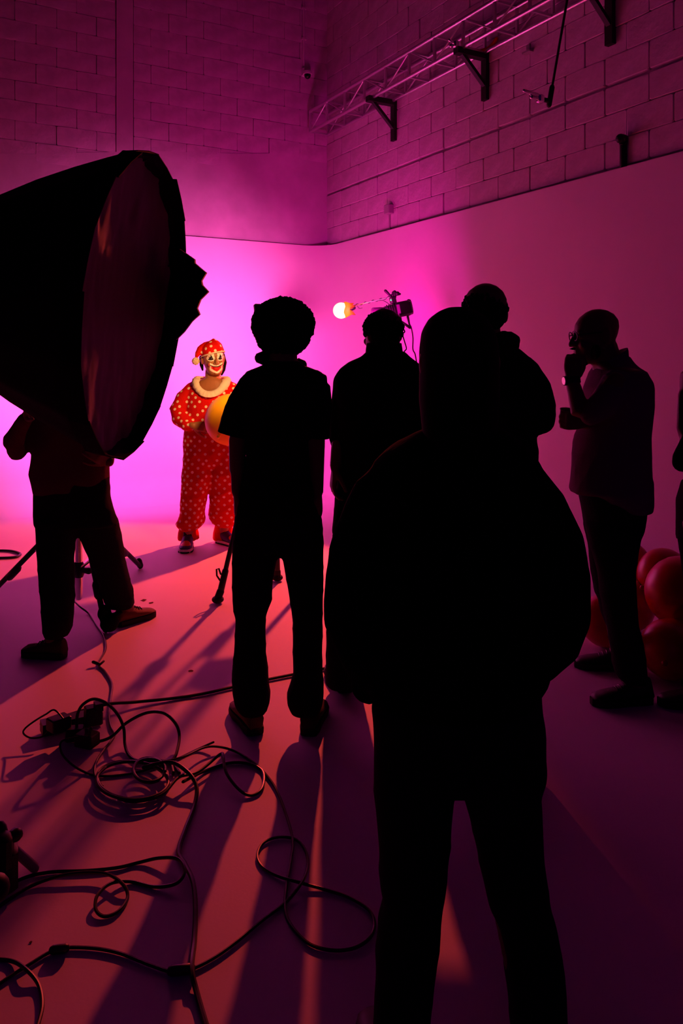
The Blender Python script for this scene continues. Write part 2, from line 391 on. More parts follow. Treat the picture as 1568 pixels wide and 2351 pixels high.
# ---- box truss along the right wall
ztr = onR(755, 312, 0.04).z; TS = 0.24
def tr(s, o_, z): return CORN + DR*s + DB*(0.075+o_) + Vector((0, 0, ztr+z))
s0, s1 = 0.14, 6.0
tr_root = thing('box_truss', 'long aluminium box truss resting on brackets along the right wall', 'truss', tr(s0, 0.12, 0))
for o_, z in ((0, 0), (TS, 0), (0, TS), (TS, TS)): mesh('chord', [tube([tr(s0, o_, z), tr(s1, o_, z)], 0.019, 12)], 'alu', tr_root)
N = 14; ds = (s1-s0)/N
for i in range(N+1):
    s = s0+ds*i
    for o_ in (0, TS): mesh('strut', [bar(tr(s, o_, 0), tr(s, o_, TS), 0.022, 0.022, DB)], 'alu', tr_root)
    for z in (0, TS): mesh('strut', [bar(tr(s, 0, z), tr(s, TS, z), 0.020, 0.020)], 'alu', tr_root)
    if i < N:
        a_ = i % 2
        mesh('diagonal', [tube([tr(s, TS, TS*a_), tr(s+ds, TS, TS*(1-a_))], 0.008, 8)], 'alu', tr_root)
        mesh('diagonal', [tube([tr(s, 0, TS*a_), tr(s+ds, 0, TS*(1-a_))], 0.008, 8)], 'alu', tr_root)
# ---- hanging rod with clamp, from the ceiling in front of the right wall
a = onR(1262, 232, 0.55); b = onR(1302, 0, 0.55); b2 = a+(b-a)*((HT-a.z)/(b.z-a.z))
t = thing('hanging_rod', 'thin black rod hanging from the ceiling with a small lamp clamp', 'hanging rod', a)
mesh('rod', [tube([a, b2], 0.009)], 'blacksteel', t)
mesh('socket', [tube([a+(b-a)*0.14, a-(b-a)*0.04], 0.019), tube([a, a+DB*0.06], 0.017)], 'blacksteel', t)
mesh('clamp', [box(a+DB*0.09, (0.05, 0.05, 0.06), RR, 0.01), tube([a+DB*0.06, a+DB*0.17], 0.014), tube([a+DB*0.12+Vector((0, 0, 0.02)), a+DB*0.24+Vector((0, 0, 0.035))], [0.018, 0.011])], 'chrome', t)

# ================================================================ PEOPLE: anatomy helpers
def xf(shell, Mx): return [tuple(Mx @ Vector(v)) for v in shell[0]], shell[1]
def head_shells(Mx, face=True):
    R = []
    H = [(-.116, .024, -.080, -.015), (-.104, .044, -.097, .000), (-.075, .059, -.099, .035), (-.04, .068, -.096, .065), (0, .074, -.094, .086), (.03, .077, -.096, .096), (.06, .074, -.089, .096), (.088, .060, -.068, .080), (.108, .036, -.038, .052), (.117, .012, -.012, .022)]
    for z, hw, yf, yb in H:
        R.append([Mx @ Vector((hw*sup(2*math.pi*k/24, .9), (yf+yb)/2+(yb-yf)/2*math.sin(2*math.pi*k/24), z)) for k in range(24)])
    S = [ring_loft(R)]
    def tb(p, r): return xf(tube([Vector(q) for q in p], r, 10), Mx)
    def el(c, r): return ellip(c, r, Mx)
    S.append(tb([(0, -.092, .022), (0, -.108, -.004), (0, -.118, -.024)], [.008, .011, .013]))
    S += [el((.012, -.103, -.028), (.011, .012, .009)), el((-.012, -.103, -.028), (.011, .012, .009))]
    for s in (-1, 1):
        S.append(el((s*.078, .012, -.002), (.011, .022, .032)))
        S.append(el((s*.031, -.086, .010), (.015, .012, .010)))
        S.append(el((s*.030, -.090, .026), (.022, .010, .006)))
        S.append(el((s*.040, -.080, -.030), (.020, .018, .020)))
    S += [el((0, -.100, -.054), (.024, .009, .006)), el((0, -.099, -.066), (.022, .009, .007)), el((0, -.096, -.096), (.02, .012, .014))]
    return S
def headM(c, yaw, pitch=0.0, s=1.0, roll=0.0):
    return Matrix.Translation(Vector(c)) @ Matrix.Rotation(yaw, 4, 'Z') @ Matrix.Rotation(pitch, 4, 'X') @ Matrix.Rotation(roll, 4, 'Y') @ Matrix.Scale(s, 4)
def handM(wrist, d, nrm):
    Z = -Vector(d).normalized(); Y = -Vector(nrm); Y = (Y-Z*Y.dot(Z)).normalized(); X = Y.cross(Z)
    R = Matrix((X, Y, Z)).transposed().to_4x4(); return Matrix.Translation(Vector(wrist)) @ R
def hand_shells(Mx, curl=0.3, flip=1, spread=0.05, thumb=0.0):
    S = []; R = []
    for z, hw, th in ((.01, .025, .018), (-.02, .032, .017), (-.05, .040, .015), (-.085, .042, .013), (-.098, .036, .010)):
        R.append([Mx @ Vector((hw*sup(2*math.pi*k/16, .8), th*sup(2*math.pi*k/16-math.pi/2, .8), z)) for k in range(16)])
    S.append(ring_loft(R))
    for i, (bx, L) in enumerate(((-.031, .062), (-.0105, .078), (.0105, .083), (.031, .074))):
        p = Vector((bx*flip, 0, -.088)); pts = [p]; a = curl*0.8; sx = spread*(i-1.5)*flip
        for seg in (.46, .30, .24):
            d = Vector((sx, -math.sin(a), -math.cos(a))).normalized(); p = p+d*L*seg; pts.append(p); a += curl
        S.append(xf(tube(pts, [.0098, .0094, .0088, .0078], 10), Mx))
    p = Vector((.027*flip, -.004, -.022)); pts = [p]; a = 0.75-thumb
    for L, da in ((.040, .15), (.030, -.25), (.025, -.2)):
        d = Vector((math.sin(a)*flip, -.35-curl*.3, -math.cos(a))).normalized(); p = p+d*L; pts.append(p); a -= 0.22
    S.append(xf(tube(pts, [.0135, .0125, .0108, .0088], 10), Mx))
    return S
def torso_shells(neck, pelvis, yaw, sh=.17, wa=.13, hip=.15, dp=.10):
    neck, pelvis = Vector(neck), Vector(pelvis); r = Vector((math.cos(yaw), math.sin(yaw), 0)); f = Vector((-math.sin(yaw), math.cos(yaw), 0))
    ax = neck-pelvis; R = []
    for t, hw, d in ((-.16, hip*.6, dp*.8), (-.05, hip, dp), (.1, hip*.98, dp), (.35, wa, dp*.88), (.62, sh*.86, dp*1.05), (.82, sh*.95, dp), (.93, sh*.75, dp*.75), (1.0, .065, .062)):
        c = pelvis+ax*t; R.append([c+r*(hw*sup(2*math.pi*k/24, .9))+f*(d*sup(2*math.pi*k/24-math.pi/2, .9)) for k in range(24)])
    return ring_loft(R)
def AK(heel, td, z=.09):
    t = Vector((td[0], td[1], 0)).normalized(); p = Vector((heel[0], heel[1], 0))+t*.075; p.z = z; return p
def foot_shells(ankle, toe_dir, L=.23):
    a = Vector(ankle); t = Vector(toe_dir).normalized(); g = Vector((a.x, a.y, 0.045))
    return [tube([g-t*.03, g+t*.05, g+t*.10, g+t*.13], [.024, .026, .022, .016])]
def shoe(parent, heel, tdir, L=.285, W=.05, up='shoe', so='sole', hgt=.10, name='shoe', laces=None, lift=0.0, pitch=0.0):
    """heel: ground point below the back of the heel; tdir: toe direction; pitch lifts the heel about the toe"""
    heel = Vector((heel[0], heel[1], 0)); t = Vector((tdir[0], tdir[1], 0)).normalized(); r = Vector((t.y, -t.x, 0))
    def W_(s, x, z):
        p = heel + t*(s*L) + r*x + Vector((0, 0, z+0.001))
        if pitch:
            pv = heel+t*(.80*L); dv = p-pv; a = pitch
            lt = dv.dot(t); lz = dv.z; keep = dv-t*lt-Vector((0, 0, lz))
            if lt < 0: p = pv+keep+t*(lt*math.cos(a)+lz*math.sin(a)) + Vector((0, 0, -lt*math.sin(a)+lz*math.cos(a)))
        p.z += lift
        return p
    prof = [(0.0, .55, .055), (.04, .72, hgt), (.16, .80, hgt*1.08), (.32, .86, hgt*1.02), (.45, .92, hgt*.80), (.62, 1.0, .066), (.80, 1.0, .056), (.93, .80, .047), (.99, .45, .036)]
    R = []
    for s, wf, h in prof:
        hw = W*wf; ring = []
        for kk in range(16):
            a = 2*math.pi*kk/16; x = hw*sup(a, .75); z = math.sin(a); narrow = 1-0.35*max(0, z)*(1 if s < .5 else .6)
            ring.append(W_(s, x*narrow, .022+(h-.022)*(z*0.5+0.5)))
        R.append(ring)
    u = mesh(name, [ring_loft(R)], up, parent, sm=60)
    R = []
    for z, k_ in ((0.0, .94), (.006, 1.0), (.022, 1.03), (.030, 1.0)):
        loop = []
        outl = [(0.0, .35), (.03, .68), (.15, .82), (.32, .84), (.5, .92), (.66, 1.06), (.82, 1.04), (.94, .78), (1.01, .30)]
        for s, wf in outl: loop.append(W_(s, W*wf*k_, z))
        for s, wf in reversed(outl): loop.append(W_(s, -W*wf*k_, z))
        R.append(loop)
    mesh('sole', [ring_loft(R)], so, u, sm=30)
    if laces:
        L_ = []
        for i in range(4):
            s = .40+.065*i; h = [.092, .084, .076, .070][i]*(hgt/.10 if i < 2 else 1.0)
            L_.append(tube([W_(s, -.022, h-.004), W_(s+.01, 0, h+.004), W_(s, .022, h-.004)], .0035, 6))
        mesh('laces', L_, laces, u)
    return u
def curls(center, rad, n, size, seed, keep=None, squash=(1, 1, 1)):
    """little curl knots over an ellipsoid, one mesh"""
    rs = random.Random(seed); S = []
    base = [Vector(v) for v in ((0, 0, 1), (.894, 0, .447), (.276, .851, .447), (-.724, .526, .447), (-.724, -.526, .447), (.276, -.851, .447), (.724, .526, -.447), (-.276, .851, -.447), (-.894, 0, -.447), (-.276, -.851, -.447), (.724, -.526, -.447), (0, 0, -1))]
    fc = [(0, 1, 2), (0, 2, 3), (0, 3, 4), (0, 4, 5), (0, 5, 1), (1, 6, 2), (2, 7, 3), (3, 8, 4), (4, 9, 5), (5, 10, 1), (6, 7, 2), (7, 8, 3), (8, 9, 4), (9, 10, 5), (10, 6, 1), (11, 7, 6), (11, 8, 7), (11, 9, 8), (11, 10, 9), (11, 6, 10)]
    for i in range(n):
        z = 1-2*(i+.5)/n; a = i*2.399963; r = math.sqrt(1-z*z); d = Vector((r*math.cos(a), r*math.sin(a), z))
        p = Vector(center)+Vector((d.x*rad[0], d.y*rad[1], d.z*rad[2]))*rs.uniform(.95, 1.05)
        if keep and not keep(p): continue
        s = size*rs.uniform(.6, 1.3); q = Matrix.Rotation(rs.uniform(0, 6), 3, 'X') @ Matrix.Rotation(rs.uniform(0, 6), 3, 'Z')
        S.append(([tuple(p+q@Vector((v.x*s, v.y*s*.8, v.z*s*1.2))) for v in base], fc))
    return S
def arm(D, pts, rad=(.048, .040, .027)): return tube([P(*q[:2], D)+Vector((0, q[2] if len(q) > 2 else 0, 0)) for q in pts], list(rad)[:len(pts)])
UP = Vector((0, 0, 1)); TOC = Vector((0, -1, 0)); AWAY = Vector((0, 1, 0))

# ================================================================ CLOWN
D = 6.45
base = (G(433, 1262)+G(518, 1246))/2
cl = thing('person', 'person in red polka dot clown suit and white face paint hugging yellow balloon', 'person', base)
yaw = math.radians(22)
HMc = headM(P(489, 825, D), yaw, math.radians(2), 1.10, math.radians(-4))
hm = P(449, 977, D-.19)
lw = P(560, 985, D-.2)
sh = head_shells(HMc)
sh.append(tube([P(488, 850, D)+Vector((0, .02, 0)), P(489, 890, D)], [.062, .068]))
sh.append(rows(D, [(866, 474, 504, .06), (874, 458, 518, .075), (890, 440, 535, .09), (960, 440, 535, .10), (1010, 438, 540, .11), (1050, 445, 535, .10), (1065, 470, 515, .05)]))
sh += [tube([P(446, 890, D), P(424, 915, D-.01), P(410, 943, D-.03), P(416, 962, D-.07), P(432, 976, D-.14), P(443, 977, D-.175)], [.045, .045, .042, .036, .030, .026]), tube([P(532, 890, D), P(556, 915, D-.01), P(573, 945, D-.03), P(572, 965, D-.1), lw], [.045, .044, .042, .036, .027])]
sh += hand_shells(handM(P(443, 977, D-.175), Vector((.95, -.12, -.10)), Vector((.2, .85, -.3))), .95, 1)
sh += hand_shells(handM(lw, Vector((-.8, -.4, -.1)), Vector((-.5, -.1, .8))), .3, 1)
CS_ = ((G(434, 1253), (.06, -1)), (G(500, 1245), (.75, -.62)))
for (hl, td), xk in zip(CS_, (442, 516)):
    ank = AK(hl, td); sh.append(tube([P(xk+8 if xk < 470 else xk-6, 1040, D), P(xk, 1140, (D+ank.y)/2), ank], [.08, .055, .036])); sh += foot_shells(ank, (td[0], td[1], 0))
me = fuse_mesh('body', sh, .0048, 2)
bmx = bmesh.new(); bmx.from_mesh(me); hinv = HMc.inverted()
def in_face(v):
    q_ = hinv @ v.co; return q_.y < -.03 and abs(q_.x) < .075 and -.12 < q_.z < .09
fv = set(v for v in bmx.verts if in_face(v))
bmesh.ops.subdivide_edges(bmx, edges=[e_ for e_ in bmx.edges if e_.verts[0] in fv and e_.verts[1] in fv], cuts=3, use_grid_fill=True)
bmx.to_mesh(me); bmx.free(); smooth(me)
n = len(me.vertices); co = np.empty(n*3); me.vertices.foreach_get('co', co); co = co.reshape(-1, 3)
inv = np.array(HMc.inverted()); L = np.c_[co, np.ones(n)] @ inv.T; lx, ly, lz = L[:, 0], L[:, 1], L[:, 2]
colr = np.tile(np.array([.33, .135, .055, 1.0]), (n, 1))
fr = (ly < -.035) & (lz > -.125) & (lz < .12) & (np.abs(lx) < .09)
def paint(mask, c): colr[fr & mask] = (*c, 1)
def ellm(cx, cz, rx, rz): return ((lx-cx)/rx)**2+((lz-cz)/rz)**2 < 1
for s in (-1, 1):
    paint(ellm(s*.046, -.036, .016, .013), (.50, .10, .07))
    paint(ellm(s*.034, .012, .027, .022), (.85, .82, .74)); paint(ellm(s*.033, .040, .021, .034), (.85, .82, .74))
    tri = (np.abs(lx-s*.034) < .016*(1-(lz-.004)/.036)) & (lz > .002) & (lz < .038); paint(tri, (.010, .012, .02))
    paint(ellm(s*.034, .005, .018, .007), (.010, .012, .02))
curve = lx*lx*7.0
z_ = lz-curve
paint((np.abs(lx) < .046) & (z_ < -.034) & (z_ > -.098+.2*np.abs(lx)), (.88, .84, .76))
paint((np.abs(lx) < .036) & (z_ < -.051) & (z_ > -.086+.45*np.abs(lx)), (.62, .012, .015))
paint((np.abs(lx) < .047) & (np.abs(z_+.0505) < .0032), (.03, .006, .008))
hairm = (lz > .015) & (ly > -.03) & (lz < .13); colr[hairm] = (.01, .008, .008, 1)
ca = me.color_attributes.new('paint', 'FLOAT_COLOR', 'POINT'); ca.data.foreach_set('color', colr.astype(np.float32).ravel())
place('body', me, attr_mat('painted_skin', 'paint', None, .5, .3, .05), cl)
# suit
suit = [rows(D, [(872, 447, 527, .075), (882, 436, 539, .10), (905, 428, 546, .125), (950, 426, 548, .135), (1000, 421, 551, .140), (1040, 420, 553, .128), (1060, 424, 550, .11), (1075, 440, 535, .08)])]
ap = [(446, 892, 17, 0), (424, 915, 21, -.01), (409, 942, 21, -.03), (414, 962, 20, -.07), (432, 977, 15, -.14), (441, 978, 9.5, -.165)]
suit.append(ptube(D, ap, 20))
ap2 = [(530, 892, 17, 0), (556, 915, 21, -.01), (574, 942, 21, -.03), (574, 965, 20, -.1), (566, 980, 15, -.16), (562, 984, 9.5, -.19)]
suit.append(ptube(D, ap2, 20))
LL = [(1025, 422, 490, .12, 0), (1090, 418, 489, .118, 0), (1118, 416, 484, .115, 0), (1140, 415, 475, .11, 0), (1175, 414, 471, .115, .02), (1193, 408, 470, .12, .03), (1202, 402, 467, .12, .04), (1211, 408, 460, .10, .05), (1217, 420, 448, .07, .05)]
RL = [(1025, 485, 552, .12, .0), (1090, 485, 556, .118, .02), (1118, 482, 557, .115, .05), (1145, 481, 558, .115, .08), (1170, 479, 560, .12, .12), (1188, 481, 560, .125, .15), (1200, 488, 554, .12, .17), (1208, 500, 538, .09, .18)]
suit += [rows(D, LL), rows(D, RL)]
me = fuse_mesh('clown_suit', suit, .0065, 5); folds(me, .012, 3, .9)
folds(me, .007, 8, 1.6)
n = len(me.vertices); co = np.empty(n*3); me.vertices.foreach_get('co', co); co = co.reshape(-1, 3)
suit_no = np.empty(n*3); me.vertices.foreach_get('normal', suit_no); suit_no = suit_no.reshape(-1, 3)
seeds = []
def seed_shell(shell_rows, sp):
    # lattice in arc length x height on a loft
    pass
def seeds_rows(lst, sp):
    out = []; lst = sorted(lst); y0, y1 = lst[0][0], lst[-1][0]; step = sp*.72/(D/F); i = 0; y = y0
    while y < y1:
        r_ = [np.interp(y, [q[0] for q in lst], [(q[k] if k < len(q) else 0) for q in lst]) for k in range(5)]
        c = P((r_[1]+r_[2])/2, y, D+r_[4]); hw = (r_[2]-r_[1])/2*(D+r_[4])/F; dp = r_[3]
        per = math.pi*(3*(hw+dp)-math.sqrt((3*hw+dp)*(hw+3*dp))); m_ = max(6, int(per/(sp*1.42)))
        for kk in range(m_):
            a = 2*math.pi*(kk+(.5 if i % 2 else 0))/m_; out.append((c.x+hw*sup(a, .85), c.y+dp*sup(a-math.pi/2, .85), c.z))
        y += step; i += 1
    return out
def seeds_tube(D_, lst, sp):
    pts = catmull([P(q[0], q[1], D_+q[3]) for q in lst], 12); rad = np.interp(np.linspace(0, len(lst)-1, len(pts)), range(len(lst)), [q[2]*D_/F for q in lst])
    fr_ = frames(pts); out = []; acc = 0; i = 0
    for j in range(1, len(pts)):
        acc += (pts[j]-pts[j-1]).length
        if acc > sp*.72:
            acc = 0; i += 1; m_ = max(5, int(2*math.pi*rad[j]/(sp*1.42))); t_, u_, v_ = fr_[j]
            for kk in range(m_):
                a = 2*math.pi*(kk+(.5 if i % 2 else 0))/m_; out.append(tuple(pts[j]+u_*rad[j]*math.cos(a)+v_*rad[j]*math.sin(a)))
    return out
seeds = seeds_rows([(872, 447, 527, .075), (882, 436, 539, .10), (905, 428, 546, .125), (950, 426, 548, .135), (1000, 421, 551, .145), (1045, 420, 553, .145)], .048)
seeds += seeds_tube(D, ap, .046)+seeds_tube(D, ap2, .046)
leg_s = seeds_rows([q for q in LL], .045)+seeds_rows([q for q in RL], .045)
seeds += [s for s in leg_s if s[2] < P(0, 1052, D).z]
from mathutils.kdtree import KDTree
kv = KDTree(n)
for i in range(n): kv.insert(co[i], i)
kv.balance(); snapped = []
for s in seeds:
    p, i, d = kv.find(s)
    if d < .03 and all((p-q_).length > .038 for q_ in snapped): snapped.append(p)
ks = KDTree(len(snapped))
for i, p in enumerate(snapped): ks.insert(p, i)
ks.balance()
def dot_attr(me, ks, co):
    dd = np.array([ks.find(c)[2] for c in co], dtype=np.float32)
    at = me.attributes.new('dot', 'FLOAT', 'POINT'); at.data.foreach_set('value', dd*20.0)
dot_attr(me, ks, co)
RED = (.62, .006, .004); DOT = (.85, .72, .56)
dotm = attr_mat('red_polka_dot_cotton', 'dot', (.205, .245, DOT, RED), .85, .1, .25, 120)
bmx = bmesh.new(); bmx.from_mesh(me)
def in_scoop(c):
    dx = (CX+c.x*F/D-487)/29.0; y = HY-(c.z-CAMZ)*F/D
    if abs(dx) >= 1: return False
    return y < 868+(30*math.sqrt(1-dx*dx) if c.y < D+.01 else 4)
bmesh.ops.delete(bmx, geom=[v for v in bmx.verts if in_scoop(v.co)], context='VERTS'); bmx.to_mesh(me); bmx.free()
place('clown_suit', me, dotm, cl)
# cuffs below the bloused legs
for x, D_, sh_ in ((431, 6.54, 0), (512, 6.68, 0)):
    R = []
    for y, hw in ((1205, 18), (1214, 20), (1226, 23), (1238, 24)):
        c = P(x, y, D_); r = hw*D_/F
        R.append([c+Vector((r*(1+.07*math.sin(7*a_))*math.cos(a_), r*(1.0+.07*math.sin(5*a_))*math.sin(a_)+.015, .004*math.sin(9*a_))) for a_ in [2*math.pi*kk/40 for kk in range(40)]])
    V, Fc = ring_loft(R); Fc = Fc[:-2]
    Vi = []
    o = mesh('cuff', [(V, Fc)], 'red', cl)
    sm_ = o.modifiers.new('thickness', 'SOLIDIFY'); sm_.thickness = .004
    co2 = np.array([tuple(v.co+cl.location) for v in o.data.vertices]); ksd = KDTree(14)
    for i in range(14):
        a_ = i*2.4; rr = 24*D_/F; ksd.insert(P(x, 1217+(i % 2)*14, D_)+Vector((rr*math.cos(a_), rr*math.sin(a_)+.015, 0)), i)
    ksd.balance(); dot_attr(o.data, ksd, co2); o.data.materials.clear(); o.data.materials.append(dotm)
# ruffled cream collar: a ring lying over chest and shoulders
R = []
NC = 72
for i in range(NC):
    a_ = 2*math.pi*i/NC; ca_, sa_ = math.cos(a_), math.sin(a_)          # sa<0 = front
    ruf = .004*math.sin(a_*26); front = max(0, -sa_)
    zi = CAMZ+(HY-(866+31*front**.8))*D/F; zo = CAMZ+(HY-(871+40*front**.9))*D/F
    xi, yi = 27*D/F*ca_, (.112 if sa_ < 0 else .075)*sa_-.006; xo, yo = 41*D/F*ca_, (.140 if sa_ < 0 else .11)*sa_-.008
    c = P(487, 0, D); cx = c.x
    pin = Vector((cx+xi, D+yi, zi)); pout = Vector((cx+xo, D+yo, zo)); d = (pout-pin); nn = Vector((0, 0, 1))-d.normalized()*d.normalized().z; nn.normalize()
    if front: nn = (nn+Vector((0, -.8*front, 0))).normalized()
    def lift(p, h):
        q_, i_, d_ = kv.find(p); m_ = Vector(suit_no[i_]); e_ = (p-q_).dot(m_)
        return p+m_*(h-e_) if e_ < h else p
    pin = lift(pin, .006); pout = lift(pout, .010)
    R.append([pin+nn*.004, lift((pin+pout)/2, .010)+nn*(.014+ruf), pout+nn*(.008+ruf*1.2), pout-nn*.004, (pin+pout)/2-nn*.002, pin-nn*.004])
V = [tuple(p) for r_ in R for p in r_]; Fc = []
for i in range(NC):
    for j in range(6): Fc.append((i*6+j, i*6+(j+1) % 6, ((i+1) % NC)*6+(j+1) % 6, ((i+1) % NC)*6+j))
mesh('collar', [(V, Fc)], 'cream', cl, sm=80)
# stocking hat with trim and pom-pom
def HL(x, y, z): return HMc @ Vector((x, y, z))
R = []
for z, hw, yf, yb, xo in ((.036, .084, -.108, .104, 0), (.060, .086, -.106, .106, -.002), (.086, .080, -.094, .100, -.004), (.106, .068, -.074, .084, .0), (.122, .050, -.050, .06, .004), (.133, .028, -.026, .034, .008), (.139, .010, -.01, .012, .010)):
    R.append([HL(hw*math.cos(a_)+xo, (yf+yb)/2+(yb-yf)/2*math.sin(a_), z-.035*math.sin(a_)*.5-.012*math.cos(a_)*(-1 if z < .05 else 0)) for a_ in [2*math.pi*kk/28 for kk in range(28)]])
hat_s = [ring_loft(R), tube([HL(-.005, .0, .100), HL(-.05, .0, .096), HL(-.090, .0, .076), HL(-.115, .0, .040), HL(-.122, .0, .022)], [.045, .04, .032, .022, .012], 14)]
me = fuse_mesh('hat', hat_s, .005, 4); folds(me, .008, 5, 1.6)
n = len(me.vertices); co = np.empty(n*3); me.vertices.foreach_get('co', co); co = co.reshape(-1, 3)
idx = list(range(n)); random.Random(4).shuffle(idx); acc = []
kk_ = []
for i in idx:
    p = co[i]
    if all((p[0]-q[0])**2+(p[1]-q[1])**2+(p[2]-q[2])**2 > .047**2 for q in kk_): kk_.append(p)
ksh = KDTree(len(kk_))
for i, p in enumerate(kk_): ksh.insert(p, i)
ksh.balance(); dot_attr(me, ksh, co)
hat = place('hat', me, dotm, cl)
tr_ = [HL(.085*math.cos(a_), -.001+.109*math.sin(a_), .036-.0175*math.sin(a_)+.012*math.cos(a_)) for a_ in [2*math.pi*kk/36 for kk in range(37)]]
mesh('hat_trim', [tube(tr_, .006, 8, False)], 'cream', hat)
pc = HL(-.128, -.004, -.004)
mesh('pom_pom', [ellip(pc, (.028, .028, .028))]+curls(pc, (.027, .027, .027), 220, .0045, 2), 'fleece', hat)
# side hair and shoes
mesh('hair', [tube([HL(.078, .03, .03), HL(.088, .035, -.03), HL(.080, .04, -.085), HL(.07, .05, -.12)], [.02, .024, .018, .008]), tube([HL(-.078, .045, .02), HL(-.076, .05, -.04), HL(-.07, .055, -.075)], [.014, .016, .008])], 'hair', cl)
for heel, td in CS_:
    heel = Vector((heel.x, heel.y, 0)); u = shoe(cl, heel, td, L=.275, W=.052, up='purple', so='whitesole', hgt=.13)
    t = Vector((td[0], td[1], 0)).normalized(); r = Vector((t.y, -t.x, 0))
    def sp(s, x, z): return heel+t*s*.275+r*x+Vector((0, 0, z))
    mesh('tongue', [ring_loft([[sp(s, .036*sup(a_, .7), 0)+Vector((0, 0, z))+t*(.028*math.sin(a_)) for a_ in [2*math.pi*q/14 for q in range(14)]] for s, z in ((.40, .055), (.34, .09), (.30, .13), (.29, .165), (.29, .175))])], 'shoeblack', u)
    mesh('toe_cap', [ring_loft([[sp(s, w_*math.cos(a_), zc+h_*math.sin(a_)) for a_ in [2*math.pi*q/14 for q in range(14)]] for s, w_, zc, h_ in ((.58, .030, .058, .020), (.68, .042, .048, .022), (.78, .044, .042, .021), (.86, .034, .038, .017))])], 'orange', u)
    mesh('outsole', [ring_loft([[sp(s, x*.054, z) for s, x in ((0, .35), (.05, .75), (.3, .86), (.65, 1.08), (.85, 1.05), (1.02, .4), (1.02, -.4), (.85, -1.05), (.65, -1.08), (.3, -.86), (.05, -.75), (0, -.35))] for z in (.0005, .013)])], 'sole', u)
# yellow balloon held against the belly
bc = P(530, 963, D-.36); rb = 59*(D-.36)/F
R = []
def balloon(c, r, m, label, cat='balloon', group=None, tilt=0.0, az=0.0):
    t = thing('balloon', label, cat, c-Vector((0, 0, r)), group)
    Rm = Matrix.Rotation(az, 3, 'Z') @ Matrix.Rotation(tilt, 3, 'X'); RR_ = []
    for i in range(15):
        th = math.pi*i/14; z = math.cos(th); rr = max(math.sin(th), .02)
        zz = z if z > 0 else z*1.06
        RR_.append([c+Rm@Vector((r*rr*math.cos(2*math.pi*k_/28), r*rr*math.sin(2*math.pi*k_/28), r*zz*(1.0))) for k_ in range(28)])
    mesh('skin', [ring_loft(RR_)], m, t, sm=80)
    mesh('knot', [tube([c+Rm@Vector((0, 0, -r*1.05)), c+Rm@Vector((0, 0, -r*1.05-.012))], [.006, .009]), tube([c+Rm@Vector((0, 0, -r*1.05-.014)), c+Rm@Vector((0, 0, -r*1.05-.026))], [.005, .014])], m, t)
    return t
balloon(bc, rb, 'ballyellow', 'big round yellow balloon held by the clown', tilt=math.radians(60), az=math.radians(160))

# ================================================================ OPERATOR behind the softbox
D = 4.20
op = thing('person', 'person in maroon sweatshirt standing behind the large black softbox at left', 'person', (G(115, 1500)+G(290, 1432))/2)
hc = P(150, 800, D+.05)
sh = head_shells(headM(hc, math.radians(150), .1)) + [tube([hc-UP*.07, P(158, 930, D)], [.058, .065]), torso_shells(P(158, 915, D), P(165, 1130, D), 0, .18, .15, .15, .11)]
wl = P(62, 955, D-.30); wr = P(250, 1060, D-.12)
OS = ((G(150, 1512), (-1, .22)), (G(268, 1440), (.55, .75)))
sh += [tube([P(100, 940, D), P(62, 1000, D-.06), P(38, 1034, D-.12), P(32, 1008, D-.2), wl], [.05, .045, .042, .036, .028]), tube([P(222, 935, D), P(245, 1040, D-.05), wr], [.05, .042, .028])]
sh += hand_shells(handM(wl, (.3, -.7, .6), (.5, .3, -.3)), .5, 1) + hand_shells(handM(wr, (-.3, -.7, .4), (-.5, .3, .3)), .5, -1)
sh += [tube([P(125, 1160, D), P(130, 1300, D-.07), AK(*OS[0])], [.085, .06, .036]), tube([P(215, 1150, D), P(250, 1290, D+.2), AK(*OS[1])], [.085, .06, .04])]
for hl, td in OS: sh += foot_shells(AK(hl, td), (td[0], td[1], 0))
fuse('body', sh, 'skin', op, .0065, 2)
fuse('sweatshirt', [rows(D, [(915, 125, 190, .08), (930, 100, 222, .11), (960, 82, 238, .13), (1030, 75, 245, .14), (1075, 75, 249, .145), (1100, 76, 249, .145), (1125, 78, 247, .14), (1138, 80, 240, .13)]),
    ptube(D, [(100, 945, 26), (62, 1000, 25, -.06), (38, 1036, 24, -.12), (30, 1010, 23, -.2), (50, 975, 19, -.27), (58, 962, 17, -.31)]), ptube(D, [(222, 945, 26), (238, 1000, 24, -.02), (244, 1050, 20, -.06), (248, 1058, 15, -.13)])], 'maroon', op, .010, 4, .014, 11)
fuse('trousers', [rows(D, [(1095, 80, 248, .13), (1140, 79, 252, .14), (1180, 80, 262, .14), (1205, 82, 268, .13)]),
    rows(D-.04, [(1190, 84, 176, .11, 0), (1240, 89, 171, .105, -.01), (1300, 97, 166, .10, -.03), (1370, 97, 167, .10, -.06), (1415, 99, 166, .10, -.08), (1445, 101, 161, .095, -.09), (1460, 106, 156, .085, -.09)]),
    rows(D+.06, [(1190, 172, 264, .11, -.04), (1215, 178, 270, .11, 0), (1260, 199, 280, .105, .09), (1310, 222, 291, .10, .19), (1350, 234, 300, .095, .27), (1378, 244, 306, .09, .33), (1392, 256, 308, .08, .34)])], 'denim', op, .010, 4, .012, 12)
shoe(op, *OS[0], L=.24, up='shoe', laces='sole', hgt=.10)
shoe(op, *OS[1], L=.27, up='tan', laces='sole', hgt=.10, pitch=0)
fuse('hair', [ellip(hc+Vector((0, 0, .03)), (.085, .10, .10))], 'hair', op, .012, 2)

